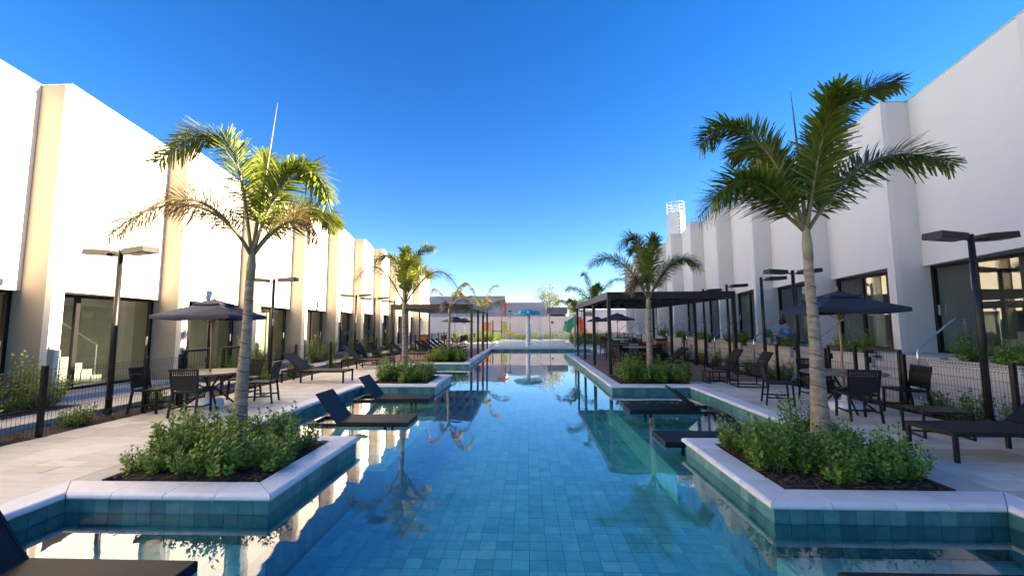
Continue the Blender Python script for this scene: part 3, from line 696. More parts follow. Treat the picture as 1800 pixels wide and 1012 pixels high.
# ------------------------------------------------------------------ shrubs
def shrub_meshes(seed, stems, h, spread, leaf, lw, m, per=16):
    r = random.Random(seed); lv = MB(); tw = MB()
    for s in range(stems):
        a = r.uniform(0, 6.283); rr = spread * math.sqrt(r.random()); hh = h * (r.uniform(.35, 1.0) if r.random() < .75 else r.uniform(.95, 1.4)) * (1 - .2 * rr / spread)
        b = Vector((math.cos(a) * rr * .35, math.sin(a) * rr * .35, -.02)); e = Vector((math.cos(a) * rr, math.sin(a) * rr, hh)); mid = (b + e) / 2 + Vector((math.cos(a) * rr * .15, math.sin(a) * rr * .15, -.02))
        q = [b, mid, e]; tw.tube(q, [.006, .004, .002], 4, False)
        for i in range(per):
            u = .18 + .82 * (i + r.random() * .6) / per
            p = (b * (1 - u) ** 2 + mid * 2 * u * (1 - u) + e * u * u); ax = (e - b).normalized(); az = i * 2.4 + r.uniform(-.5, .5)
            o1 = ax.orthogonal().normalized(); o2 = ax.cross(o1); out = o1 * math.cos(az) + o2 * math.sin(az)
            d = (out * r.uniform(.7, 1.1) + ax * r.uniform(.35, .95)).normalized(); l = leaf * r.uniform(.7, 1.15) * (1.0 if u < .85 else .8)
            sd_ = d.cross(ax).normalized() * lw * l / 2; fold = d.cross(sd_).normalized() * l * .08
            p2 = p + d * l * .12
            lv.add([p2, p2 + d * l * .55 + sd_ + fold, p2 + d * l, p2 + d * l * .55 - sd_ + fold], [(0, 1, 2), (0, 2, 3)])
    return lv.mesh('foliage', m, False, False), tw.mesh('stems', 'twig', True, False)
SH = [shrub_meshes(40 + i, (40, 30, 46, 34, 26)[i], (.50, .58, .44, .52, .64)[i], (.36, .30, .40, .34, .26)[i], (.078, .086, .072, .082, .08)[i], .66, 'leaf', (19, 20, 17, 19, 22)[i]) for i in range(5)]
SB = [shrub_meshes(50 + i, 44, .95, .46, .075, .62, 'leaf_sun_tint', 26) for i in range(2)]
SF = [shrub_meshes(60 + i, 26, .5, .28, .085, .62, 'leaf', 14) for i in range(3)]
srnd = random.Random(77)
def shrub(kind, x, y, z, sc, label, group, i):
    t = thing('leafy_shrub', label, 'shrub', (x, y, z), srnd.uniform(0, 6.28), group); t.scale = (sc, sc, sc * srnd.uniform(.88, 1.12))
    f, s = kind[i % len(kind)]; link('foliage', f, t); link('stems', s, t)
def shrub_rect(kind, rect, n, sc, label, group, z=0.0, avoid=(), seed=1):
    r = random.Random(seed); pts = []; tries = 0
    while len(pts) < n and tries < 4000:
        tries += 1; p = (r.uniform(rect[0], rect[1]), r.uniform(rect[2], rect[3])); dmin = .8 * math.sqrt((rect[1] - rect[0]) * (rect[3] - rect[2]) / n)
        if all(math.hypot(p[0] - q[0], p[1] - q[1]) > dmin for q in pts) and all(math.hypot(p[0] - a, p[1] - b) > .2 for a, b in avoid): pts.append(p)
    for i, p in enumerate(pts): shrub(kind, p[0], p[1], z, sc * r.uniform(.72, 1.22), label, group, i)
shrub_rect(SH, (-4.68, -3.06, 4.70, 6.04), 18, .78, 'leafy green shrub around the palm in the near left planter', 'shrubs of the near left planter', avoid=((-4.2, 5.95),), seed=4)
shrub_rect(SH, (2.80, 4.28, 4.70, 6.04), 17, .84, 'leafy green shrub around the palm in the near right planter', 'shrubs of the near right planter', avoid=((3.8, 5.6),), seed=5)
shrub_rect(SH, (-4.5, -3.2, 12.3, 13.9), 11, .95, 'leafy green shrub in the middle left planter', 'shrubs of the middle left planter', avoid=((-3.95, 13.2),), seed=6)
shrub_rect(SH, (2.95, 4.5, 12.3, 13.8), 11, 1.05, 'leafy green shrub in the planter before the right pergola', 'shrubs of the middle right planter', avoid=((3.8, 13.1),), seed=7)
shrub_rect(SH, (-4.5, -3.15, 19.1, 20.4), 9, 1.15, 'leafy green shrub in the planter before the left pergola', 'shrubs of the far left planter', seed=8)
for i, (y, k) in enumerate(((5.2, .85), (5.75, .75), (7.05, .6), (8.45, .75), (11.4, .7), (12.3, .8), (13.6, .75), (14.8, .7), (16.6, .7), (18.2, .8), (20, .8), (22, .9), (24, .8), (26.5, .9), (28.5, .9))):
    shrub(SF if y > 7.6 else SH, -7.95 + srnd.uniform(-.12, .12), y, 0, k * 1.15, 'low green shrub behind the left fence, %s from the camera' % ordinal(i), 'low shrubs behind the left fence', i)
for i, (y, k) in enumerate(((4.6, 1.0), (5.6, 1.05), (6.5, 1.0), (7.2, 1.0), (7.85, .98), (12.6, .8), (13.6, 1.0), (14.4, .9), (18.0, 1.0), (19.2, 1.0), (22.6, 1.05), (24.4, 1.0), (28, 1.0))):
    shrub(SB, -9.45 + srnd.uniform(-.1, .1), y, .12, k, 'tall yellow-green bush against the left building, %s from the camera' % ordinal(i), 'bushes along the left building', i)
for i, y in enumerate((5.6, 6.9, 7.5, 8.0, 10.9, 11.9, 12.6, 13.4, 14.6, 16.0, 17.2, 18.6, 20.0, 21.6, 23.4)):
    shrub(SF, 7.66 + srnd.uniform(-.12, .12), y, 0, srnd.uniform(.75, 1.1), 'low dark shrub along the right fence, %s from the camera' % ordinal(i), 'low shrubs behind the right fence', i)
for k in range(2, 10):
    y0 = RY + k * RP
    for i in range(2): shrub(SH, 9.04, y0 + .45 + i * .75, .86, 1.05, '%s leafy shrub on the %s planter wall of the right terrace' % (('nearer', 'farther')[i], ordinal(k - 2)), 'shrubs on the terrace planter walls', i + k)
shrub_rect(SF, (-7.3, -3.0, 40.5, 43.5), 16, 1.6, 'garden shrub left of the splash pool', 'shrubs left of the splash pool', seed=9)
shrub_rect(SF, (4.0, 7.2, 32.5, 43.0), 16, 1.7, 'garden shrub right of the splash pool', 'shrubs right of the splash pool', seed=10)
hd = MB(); r = random.Random(21)
for i in range(7000):
    x = r.uniform(-8.5, 8.5); y = r.uniform(43.6, 44.6); z = r.uniform(0, .85 + .2 * math.sin(x * 2.3) + .12 * math.sin(x * 7)); l = r.uniform(.07, .15); a = r.uniform(0, 6.28); b = r.uniform(-.8, .8)
    d = Vector((math.cos(a), math.sin(a), b)) * l; s_ = Vector((-math.sin(a), math.cos(a), r.uniform(-.4, .4))) * l * .4; p = Vector((x, y, z)); hd.add([p, p + d * .5 + s_, p + d, p + d * .5 - s_], [(0, 1, 2, 3)])
tag(hd.build('hedge', 'leaf', None, fix=False), 'mixed hedge along the back wall behind the splash pool', 'hedge', kind='stuff')

# ------------------------------------------------------------------ pergolas
def pergola(x0, x1, ys, zt, label):
    t = thing('pergola', label, 'pergola', (0, 0, 0)); ya, yb = ys[0], ys[-1]; pw_ = .055; zb = zt - .24
    for x in (x0, x1):
        for y in ys: MB().box(x - pw_, x + pw_, y - pw_, y + pw_, -.01, zb).build('post', 'bronze', t)
    e = .06
    MB().box(x0 - e, x0 + e, ya - e, yb + e, zb, zt).build('side_beam', 'bronze', t); MB().box(x1 - e, x1 + e, ya - e, yb + e, zb, zt).build('side_beam', 'bronze', t)
    MB().box(x0 + e + .001, x1 - e - .001, ya - e, ya + e, zb + .001, zt - .001).build('end_beam', 'bronze', t); MB().box(x0 + e + .001, x1 - e - .001, yb - e, yb + e, zb + .001, zt - .001).build('end_beam', 'bronze', t)
    for i in range(len(ys) - 2):
        y = ys[i + 1]; MB().box(x0 + e + .001, x1 - e - .001, y - .04, y + .04, zb + .05, zt - .03).build('cross_beam', 'bronze', t)
    for i in range(len(ys) - 1):
        a, b = ys[i] + .08, ys[i + 1] - .08; nx = int((x1 - x0) / .52)
        for j in range(nx):
            x = x0 + .3 + j * (x1 - x0 - .5) / (nx - 1)
            MB().prism([(x - .04, a, zb + .005), (x + .16, a, zt - .045), (x + .175, a, zt - .055), (x - .025, a, zb - .005)], (0, b - a, 0)).build('louvre', 'louvre', t)
    MB().box(x0 + e + .002, x1 - e - .002, ya + e + .002, yb - e - .002, zt - .03, zt - .015).build('roof_sheet', 'bronze', t)
mat('louvre', (0.30, 0.31, 0.33), 0.5)
pergola(2.82, 7.05, [14.3, 17.6, 20.5, 23.3], 2.82, 'black louvred pergola over the dining tables on the right')
pergola(-7.15, -2.92, [21.4, 24.2, 27.0, 29.7], 2.80, 'dark louvred pergola over the row of loungers on the left')

# ------------------------------------------------------------------ furniture prototypes
def mk_chair():
    t = thing('dining_chair', '', 'chair', group='black woven dining chairs')
    # faces +Y; back at -Y
    MB().prism([(-.23, -.22, .43), (.23, -.22, .43), (.245, .23, .44), (-.245, .23, .44)], (0, 0, .035)).build('seat', 'woven', t)
    bk = MB()
    for i in range(9):
        z = .50 + i * .043; y = -.235 - (z - .45) * .17; bk.box(-.225, .225, y - .014, y + .014, z, z + (.040 if i < 6 else .018))
    for i in range(13):
        x = -.216 + i * .036; bk.bar((x, -.244, .5), (x, -.307, .885), .011, .02)
    bk.bar((-.235, -.305, .885), (.235, -.305, .885), .03, .03)
    bk.build('backrest', 'woven', t)
    for sx in (-1, 1):
        MB().bar((sx * .215, .20, .43), (sx * .225, .215, 0), .034).build('leg', 'black_metal', t)
        lg = MB().bar((sx * .235, -.315, .90), (sx * .22, -.235, .45), .028, .03); lg.bar((sx * .22, -.235, .45), (sx * .235, -.295, 0), .034); lg.build('leg', 'black_metal', t)
        MB().bar((sx * .222, .21, .16), (sx * .23, -.27, .16), .022, .03).build('stretcher', 'black_metal', t)
    MB().bar((-.21, -.05, .16), (.21, -.05, .16), .02, .028).build('stretcher', 'black_metal', t)
    return t
CH = mk_chair(); CHU = []
def chair(x, y, face, label): place(CH, CHU, (x, y, 0), R(face - 90), label, 'black woven dining chairs')
def mk_table():
    t = thing('round_table', '', 'table', group='round patio tables')
    MB().lathe([(.68, .715), (.70, .722), (.70, .738), (.69, .745)], n=40).build('table_top', 'table_top', t)
    for i in range(4):
        a = R(45 + 90 * i); c, s = math.cos(a), math.sin(a)
        MB().bar((c * .50, s * .50, 0), (-c * .12 + c * .2, -s * .12 + s * .2, .4), .03).bar((c * .08, s * .08, .4), (c * .52, s * .52, .713), .03).build('leg', 'black_metal', t)
    MB().lathe([(.10, .36), (.10, .44)], n=16).build('hub_ring', 'black_metal', t)
    return t
TB = mk_table(); TBU = []
def mk_umbrella(half=1.05, zr=1.93, zt=2.27):
    t = thing('patio_umbrella', '', 'umbrella', group='navy patio umbrellas')
    cs = [(half, 0), (0, half), (-half, 0), (0, -half)]
    def tier(nm, h, z0, z1, r0, drop, seg=8):
        mb = MB()
        for i in range(4):
            a, b = Vector((*cs[i], 0)) * h / half, Vector((*cs[(i + 1) % 4], 0)) * h / half; rows_ = []
            for j in range(seg + 1):
                u = j / seg; row = []
                for k in range(seg + 1):
                    v = k / seg; e = a * (1 - v) + b * v; p = e * (r0 + (1 - r0) * u); sag = .06 * math.sin(math.pi * v) * u * h / half
                    p = p * (1 - .05 * math.sin(math.pi * v) * u); row.append((p.x, p.y, z1 + (z0 - z1) * (u ** .85) - sag * .6))
                if True: rows_.append(row)
            last = [(x, y, z - drop) for x, y, z in rows_[-1]]; rows_.append([(x * 1.004, y * 1.004, z) for x, y, z in last])
            n = seg + 1; mb.add([p for rw in rows_ for p in rw], [(q * n + k, q * n + k + 1, (q + 1) * n + k + 1, (q + 1) * n + k) for q in range(len(rows_) - 1) for k in range(seg)])
        return mb.build(nm, 'navy_fabric', t, True)
    tier('canopy', half, zr, zt - .05, .16, .07); tier('vent_cap', half * .36, zt - .085, zt + .02, .02, .025)
    MB().tube([(0, 0, .12), (0, 0, zt + .01)], .02, 10).build('pole', 'wood_pole', t, True)
    MB().lathe([(.02, zt), (.028, zt + .03), (.012, zt + .06), (.02, zt + .08), (.004, zt + .10)], n=10).build('finial', 'wood_pole', t, True)
    for i in range(4):
        c = cs[i]; MB().bar((0, 0, zt - .07), (c[0] * .98, c[1] * .98, zr - .01), .018).build('rib', 'wood_pole', t)
        MB().bar((0, 0, zr - .22), (c[0] * .5, c[1] * .5, (zt + zr) / 2 - .03), .014).build('strut', 'wood_pole', t)
    MB().lathe([(.26, 0), (.28, .03), (.275, .13), (.22, .17), (.06, .18), (.05, .30), (.03, .32)], n=28).build('base_weight', 'white_plastic', t, True)
    return t
UM = mk_umbrella(); UMU = []
place(TB, TBU, (-6.75, 8.6, 0), R(10), 'round table under the near left umbrella')
place(UM, UMU, (-6.78, 8.62, 0), R(-38), 'navy umbrella over the round table behind the left palm')
chair(-7.50, 8.10, 8, 'woven chair seen side-on at the left end of the left umbrella table')
chair(-6.52, 7.88, 100, 'woven chair with its back to the camera at the left umbrella table')
chair(-5.98, 9.15, 195, 'woven chair half hidden by the left palm trunk')
chair(-6.75, 9.65, 268, 'woven chair on the far side of the left umbrella table')
place(TB, TBU, (6.25, 8.5, 0), R(30), 'round table under the near right umbrella')
place(UM, UMU, (6.28, 8.52, 0), R(-52), 'navy umbrella over the round table right of the right palm', scale=1.03)
chair(5.35, 9.10, -18, 'woven chair at the left end of the right umbrella table')
chair(5.88, 7.72, 78, 'woven chair with its back to the camera at the right umbrella table')
chair(7.12, 8.18, 172, 'woven chair seen side-on at the right end of the right umbrella table')
chair(6.45, 9.55, 265, 'woven chair on the far side of the right umbrella table')
# dining tables under the right pergola and in the distance
for i, (x, y, nm) in enumerate(((4.75, 17.8, 'nearest'), (4.9, 20.2, 'middle'), (5.0, 22.4, 'farthest'))):
    place(TB, TBU, (x, y, 0), i * .4, '%s round table under the right pergola' % nm)
    for j, a in enumerate((200, 290, 20, 110)):
        chair(x + .85 * math.cos(R(a)), y + .85 * math.sin(R(a)), a + 180, '%s chair of the %s table under the right pergola' % (('left', 'front', 'right', 'back')[j], nm))
for i, (x, y, lb_) in enumerate(((-5.9, 33.2, 'navy umbrella beyond the left pergola, nearer one'), (-6.0, 39.0, 'navy umbrella beyond the left pergola, farther one'), (5.75, 26.5, 'navy umbrella seen through the right pergola'), (6.3, 37.5, 'navy umbrella beyond the far end of the right pergola'))):
    place(UM, UMU, (x, y, 0), R(45 * i), lb_, scale=1.06)
    place(TB, TBU, (x, y, 0), .3, 'round table below the ' + lb_)
    for j, a in enumerate((225, 315, 45, 135)):
        chair(x + .85 * math.cos(R(a)), y + .85 * math.sin(R(a)), a + 180, '%s chair below the %s' % (('front left', 'front right', 'back right', 'back left')[j], lb_))
# sun loungers: head towards -X in local space, foot at +X
def mk_lounger(name, h, W_=.66, L_=1.95, hinge=.62, ang=38, in_pool_=False, m='sling', blen=.78):
    t = thing(name, '', 'sun lounger'); fr = 'black_metal'
    MB().box(0, L_, -W_ / 2, -W_ / 2 + .035, h - .05, h).build('side_rail', fr, t); MB().box(0, L_, W_ / 2 - .035, W_ / 2, h - .05, h).build('side_rail', fr, t)
    MB().box(L_ - .035, L_ - .001, -W_ / 2 + .036, W_ / 2 - .036, h - .049, h - .001).box(.001, .035, -W_ / 2 + .036, W_ / 2 - .036, h - .049, h - .001).build('end_rail', fr, t)
    bed_ = MB(); n = 8
    if in_pool_: bed_.cbox(hinge, L_ + .02, -W_ / 2 - .01, W_ / 2 + .01, h - .055, h + .03, .01)
    else: bed_.box(hinge, L_ - .02, -W_ / 2 + .02, W_ / 2 - .02, h - .008, h + .006)
    bed_.build('seat_sling', m, t)
    c, s = math.cos(R(ang)), math.sin(R(ang)); hz = h + .012
    b = MB(); W2 = W_ / 2 - .03
    b.prism([(hinge, -W2, hz), (hinge - c * blen, -W2, hz + s * blen), (hinge - c * blen, W2, hz + s * blen), (hinge, W2, hz)], (s * .012, 0, c * .012)).build('backrest', m, t)
    bf = MB()
    for sg in (-1, 1): bf.bar((hinge, sg * (W2 + .012), hz), (hinge - c * (blen + .01), sg * (W2 + .012), hz + s * (blen + .01)), .022, .03)
    bf.bar((hinge - c * (blen + .01), -W2 - .02, hz + s * (blen + .01)), (hinge - c * (blen + .01), W2 + .02, hz + s * (blen + .01)), .03)
    bf.build('backrest_frame', fr, t)
    if ang < 90:
        st = MB()
        for sg in (-1, 1): st.bar((hinge - c * blen * .55, sg * (W2 - .05), hz + s * blen * .55 - .02), (hinge - c * blen * .55 + .22, sg * (W2 - .05), h - .03), .016)
        st.build('backrest_strut', fr, t)
    ly = W_ / 2 - (.12 if in_pool_ else .018)
    for x in ((.1, L_ - .45) if in_pool_ else (.03, .62, L_ - .03)):
        for sg in (-1, 1): MB().bar((x, sg * ly, h - .051), (x, sg * ly, 0), .042).build('leg', fr, t)
    return t
DL = mk_lounger('sun_lounger', .36); DLU = []
GL = 'black sling sun loungers on the deck'
place(DL, DLU, (-7.42, 12.55, 0), R(-1), 'deck lounger nearest on the left, before the first low bushes', GL)
place(DL, DLU, (-7.35, 16.35, 0), R(2), 'second deck lounger on the left, before the two armchairs', GL)
place(DL, DLU, (-6.7, 20.0, 0), R(0), 'deck lounger just before the left pergola', GL)
for i in range(5):
    place(DL, DLU, (-6.0 + .05 * i, 21.9 + i * 1.0, 0), R(1.5 * (i % 3 - 1)), '%s lounger in the row under the left pergola' % ordinal(i), GL)
place(DL, DLU, (7.15, 5.68, 0), R(180), 'deck lounger at the right edge of the picture, foot end towards the pool', GL)
place(DL, DLU, (5.62, 15.0, 0), R(180), 'deck lounger under the right pergola behind the planter', GL)
PL = mk_lounger('pool_lounger', .345, .68, 1.9, .55, 52, True, 'pool_sling', .66); PLU = []
GP = 'black loungers standing in the shallow pool ledges'
place(PL, PLU, (-4.2, 8.2, SZ), R(0), 'lounger in the water behind the near left planter, nearer of the pair', GP)
place(PL, PLU, (-4.4, 10.7, SZ), R(0), 'lounger in the water before the middle left planter, farther of the pair', GP)
place(PL, PLU, (-4.52, 2.95, SZ), R(0), 'lounger in the water at the bottom left corner', GP)
PR = mk_lounger('pool_lounger', .345, .68, 1.9, .42, 140, True, 'pool_sling', .66); PRU = []
place(PR, PRU, (4.05, 7.0, SZ), R(180), 'lounger in the water half hidden by the near right planter', GP)
place(PR, PRU, (4.1, 9.4, SZ), R(180), 'lounger in the water before the right pergola planter', GP)
place(PL, PLU, (4.2, 2.95, SZ), R(180), 'lounger in the water at the bottom right corner', GP)
# armchairs with sled frames, facing +X locally
def mk_arm():
    t = thing('lounge_armchair', '', 'armchair'); Wd = .66
    for sg in (-1, 1):
        y = sg * Wd / 2; mb = MB(); q = [(-.32, y, .02), (.38, y, .02), (.38, y, .58), (-.32, y, .58)]
        for i in range(4): mb.bar(q[i], q[(i + 1) % 4], .028, .028)
        mb.build('side_frame', 'black_metal', t)
    MB().bar((.38, -Wd / 2, .02), (.38, Wd / 2, .02), .026).bar((-.32, -Wd / 2, .02), (-.32, Wd / 2, .02), .026).bar((.30, -Wd / 2, .36), (.30, Wd / 2, .36), .026).build('cross_bar', 'black_metal', t)
    MB().prism([(.34, -.28, .37), (-.18, -.28, .30), (-.18, .28, .30), (.34, .28, .37)], (.003, 0, .02)).build('seat_sling', 'sling', t)
    MB().prism([(-.18, -.28, .30), (-.52, -.28, .92), (-.52, .28, .92), (-.18, .28, .30)], (.02, 0, .012)).build('backrest', 'sling', t)
    b = MB()
    for sg in (-1, 1): b.bar((-.16, sg * .295, .29), (-.53, sg * .295, .93), .024).bar((.34, sg * .295, .37), (-.16, sg * .295, .29), .024)
    b.bar((-.53, -.3, .93), (-.53, .3, .93), .026).build('sling_frame', 'black_metal', t)
    return t
AR = mk_arm(); ARU = []
GA = 'black sling armchairs with sled frames'
place(AR, ARU, (6.05, 11.65, 0), R(172), 'armchair on the right beside the fence, nearer of the pair', GA)
place(AR, ARU, (5.95, 13.0, 0), R(176), 'armchair on the right beside the fence, farther of the pair', GA)
place(AR, ARU, (-6.85, 17.75, 0), R(4), 'armchair behind the left deck loungers, nearer of the pair', GA)
place(AR, ARU, (-6.7, 18.75, 0), R(2), 'armchair behind the left deck loungers, farther of the pair', GA)
def mk_side(w_=.62, d=.5, h=.40):
    t = thing('side_table', '', 'side table')
    MB().cbox(-w_ / 2, w_ / 2, -d / 2, d / 2, h - .03, h, .004).build('table_top', 'black_metal', t)
    for sx in (-1, 1):
        x = sx * (w_ / 2 - .015); MB().bar((x, -d / 2 + .015, h - .03), (x, -d / 2 + .015, .0), .028).bar((x, d / 2 - .015, h - .03), (x, d / 2 - .015, .0), .028).bar((x, -d / 2 + .03, .014), (x, d / 2 - .03, .014), .026).build('leg_loop', 'black_metal', t)
    MB().bar((-w_ / 2 + .03, d / 2 - .015, .014), (w_ / 2 - .03, d / 2 - .015, .014), .025).build('stretcher', 'black_metal', t)
    return t
SD = mk_side(); SDU = []
place(SD, SDU, (6.2, 6.62, 0), R(-12), 'low black side table behind the near right lounger', 'low side tables')
place(SD, SDU, (5.45, 12.35, 0), R(4), 'low black side table between the two right armchairs', 'low side tables', .85)
place(SD, SDU, (-6.2, 18.25, 0), R(4), 'low black side table beside the two left armchairs', 'low side tables', .8)
# litter bins with wooden slats
def bin_(x, y, label):
    t = thing('litter_bin', label, 'bin', (x, y, 0), 0, 'wood-clad litter bins')
    MB().box(-.24, .24, -.24, .24, .05, 1.0).box(-.2, .2, -.2, .2, 0, .05).build('body', 'black_metal', t)
    for sx, sy in ((1, 0), (-1, 0), (0, 1), (0, -1)):
        for i in range(6):
            a = -.235 + i * .08
            if sx: MB().box(*sorted((sx * .241, sx * .262)), a, a + .07, .42, .95).build('slat', 'bin_wood', t)
            else: MB().box(a, a + .07, *sorted((sy * .241, sy * .262)), .42, .95).build('slat', 'bin_wood', t)
    MB().box(-.28, .28, -.28, .28, 1.0, 1.04).build('lid', 'black_metal', t)
bin_(6.15, 19.4, 'wood-clad bin under the right pergola'); bin_(-7.15, 28.3, 'wood-clad bin at the back of the left pergola')

# ------------------------------------------------------------------ splash pool, mushroom fountain
K = (-2.9, 3.6, 31.6, 40.4)
struct('splash_pool_floor', MB().box(K[0], K[1], K[2], K[3], -.044, .008), 'kid_tile')
struct('splash_pool_water', MB().add([(K[0], K[2], .06), (K[1], K[2], .06), (K[1], K[3], .06), (K[0], K[3], .06)], [(0, 1, 2, 3)]), 'splash_water')
sc_ = MB().box(K[0] - .3, K[1] + .3, K[2] - .3, K[2], -.044, .085).box(K[0] - .3, K[1] + .3, K[3], K[3] + .3, -.044, .16).box(K[0] - .3, K[0], K[2] + .001, K[3] - .001, -.044, .083).box(K[1], K[1] + .3, K[2] + .001, K[3] - .001, -.044, .083)
struct('splash_pool_coping', sc_, 'coping')
t = thing('mushroom_fountain', 'teal mushroom fountain with white dots and white stem in the splash pool', 'fountain', (.04, 35.2, .02))
MB().lathe([(.24, 0), (.20, .05), (.185, .3), (.18, 2.45), (.24, 2.55)], n=24).build('stem', 'white_paint', t, True)
cap = MB().lathe([(.2, 2.52), (1.12, 2.50), (1.22, 2.54), (1.20, 2.62), (1.05, 2.76), (.75, 2.90), (.4, 2.97), (.02, 2.99)], n=40).build('cap', 'teal_paint', t, True)
for i in range(9):
    a = R(-90 + 40 * i); rr, z, tl_ = (1.07, 2.75, 40) if i % 2 == 0 else (.80, 2.885, 20)
    c, s = math.cos(a), math.sin(a); o = Vector((c * rr, s * rr, z)); n_ = Vector((c * math.sin(R(tl_)), s * math.sin(R(tl_)), math.cos(R(tl_)))); u = Vector((-s, c, 0)); v = n_.cross(u)
    MB().prism([o + (u * math.cos(q * .523) + v * math.sin(q * .523)) * .12 - n_ * .03 for q in range(12)], n_ * .035).build('dot', 'white_paint', cap)
wf = MB(); r = random.Random(4)
for i in range(46):
    a = r.uniform(-.95, -.35) if i % 4 else r.uniform(0, 6.28); rr = 1.19 + r.uniform(-.02, .05); x, y = math.cos(a) * rr, math.sin(a) * rr; z = 2.5
    while z > .1:
        z2 = max(.05, z - r.uniform(.1, .5)); wf.tube([(x, y, z), (x + r.uniform(-.015, .015), y, z2)], r.uniform(.004, .012), 5); z = z2 - r.uniform(.02, .25)
wo_ = wf.build('falling_water', 'falling_water', None, True); wo_.location = (.04, 35.2, .02); tag(wo_, 'thin streams of water falling from the mushroom cap', 'water', kind='stuff')

# ------------------------------------------------------------------ playground
def play(name, label, loc, parts, cat='play equipment'):
    t = thing(name, label, cat, loc)
    for nm, mb, m_ in parts: mb.build(nm, m_, t)
def slide(x0, z0, x1, y, w_=.5, n=10):
    mb = MB(); pr_ = []
    for i in range(n + 1):
        u = i / n; x = x0 + (x1 - x0) * u; z = z0 * (1 - u) ** 1.25 + .22 * u; pr_.append((x, z))
    for (xa, za), (xb, zb) in zip(pr_[:-1], pr_[1:]):
        mb.prism([(xa, y - w_ / 2, za), (xb, y - w_ / 2, zb), (xb, y + w_ / 2, zb), (xa, y + w_ / 2, za)], (0, 0, .04))
        for sg in (-1, 1): mb.prism([(xa, y + sg * w_ / 2, za), (xb, y + sg * w_ / 2, zb), (xb, y + sg * w_ / 2, zb + .2), (xa, y + sg * w_ / 2, za + .2)], (0, .04 * sg, 0))
    return mb
def posts(xs, ys, h, w_=.1):
    mb = MB()
    for x in xs:
        for y in ys: mb.box(x - w_ / 2, x + w_ / 2, y - w_ / 2, y + w_ / 2, 0, h)
    return mb
pp = [('post', posts((-.5,), (-.5,), 2.2), 'brown_plastic'), ('post', posts((.5,), (-.5,), 2.2), 'brown_plastic'), ('post', posts((-.5,), (.5,), 2.2), 'brown_plastic'), ('post', posts((.5,), (.5,), 4.0), 'red_plastic'),
      ('platform', MB().box(-.6, .6, -.6, .6, 1.0, 1.08), 'brown_plastic'), ('side_panel', MB().box(-1.55, -.85, -.58, -.52, .95, 2.0), 'orange_plastic'), ('side_panel', MB().box(-.8, -.7, -.58, -.52, .3, 2.05), 'green_plastic'),
      ('side_panel', MB().box(.62, 1.15, -.58, -.52, .9, 2.1), 'lime_plastic'), ('slide', slide(.9, 1.1, 3.0, -.3), 'yellow_plastic'), ('slide', slide(-.9, 1.1, -2.7, -.3), 'yellow_plastic')]
for i in range(7):
    a = i * .9; c, s = math.cos(a), math.sin(a)
    pp.append(('palm_leaf_panel', MB().prism([(.5, .5, 4.0), (.5 + c * .35 - s * .12, .45 + .1 * s, 4.15 + s * .3), (.5 + c * .8, .45, 3.9 + s * .5), (.5 + c * .35 + s * .12, .45, 3.9 + s * .3)], (0, .04, 0)), 'green_plastic' if c < 0 else 'red_plastic'))
play('play_tower', 'colourful play tower with yellow slides and orange panel by the back wall', (-3.4, 46.2, 0), pp)
tube = MB()
for i in range(12):
    a0, a1 = -.2 + i * .30, -.2 + (i + 1) * .30
tube.tube([(-.9, 0, .9), (-.75, 0, 1.4), (-.4, 0, 1.85), (.1, 0, 2.15), (.5, 0, 2.25)], .48, 16)
play('play_tower', 'green tunnel slide with red panel beside the right pergola', (5.2, 45.6, 0), [('tunnel', tube, 'green_plastic'), ('side_panel', MB().box(.45, .62, -.5, .5, .2, 2.5), 'red_plastic'),
     ('side_panel', MB().box(.75, .85, -.5, .5, .2, 2.3), 'red_plastic'), ('post', posts((.7,), (-.45,), 2.6), 'brown_plastic'), ('post', posts((.7,), (.45,), 2.6), 'brown_plastic'), ('ladder_rail', MB().bar((.9, -.4, 1.6), (2.0, -.4, 0), .07).bar((.9, .3, 1.6), (2.0, .3, 0), .07), 'red_plastic')])

# ------------------------------------------------------------------ backdrop
t = thing('back_wall', 'pale rendered boundary wall closing the far end behind the playground', 'wall', (0, 50, 0))
MB().box(-17, 17, 0, .25, -.05, 2.65).build('wall_panel', 'wall_render', t); MB().box(-17, 17, -.03, .28, 2.651, 2.72).build('wall_cap', 'cap', t)
for x in (3.0, 4.6):
    tag(MB().box(x - .12, x + .12, 49.86, 49.97, 1.85, 2.05).box(x - .06, x + .06, 49.97, 50.0, 1.88, 2.0).build('wall_lamp', 'black_metal'), 'small black wall light on the back wall, %s one' % ('left' if x < 4 else 'right'), 'wall light', 'wall lights on the back wall')
def back_block(name, label, x0, x1, y0, y1, z1, m_, extras=()):
    t = thing(name, label, 'building', (x0, y0, 0)); MB().box(0, x1 - x0, 0, y1 - y0, -.05, z1).build('wall', m_, t); MB().box(-.06, x1 - x0 + .06, -.06, y1 - y0 + .06, z1 + .001, z1 + .12).build('parapet_cap', 'cap', t)
    for nm, b, mm in extras: MB().box(*b).build(nm, mm, t)
back_block('grey_building', 'tall grey rendered building behind the wall on the left', -19, -3.1, 58, 68, 5.7, 'grey_render', (('window', (11.5, 12.6, -.04, -.01, 3.4, 4.4), 'dark_render'),))
back_block('grey_building', 'lower grey rendered building behind the mushroom fountain', -3.0, 2.55, 57.5, 66, 4.72, 'grey_render')
back_block('flat_roofed_shed', 'low dark flat-roofed shed right of the mushroom fountain', 2.7, 5.2, 55, 60, 3.9, 'wall_render', (('fascia', (-.1, 2.6, -.3, -.02, 3.15, 4.0), 'dark_render'), ('window', (.2, 2.3, -.035, -.01, 2.55, 3.1), 'black_metal')))
back_block('white_house', 'pale house beyond the right end of the back wall', 6.6, 16, 56, 66, 3.6, 'wall_render', (('window', (1.2, 2.2, -.04, -.01, 2.8, 3.4), 'dark_render'),))
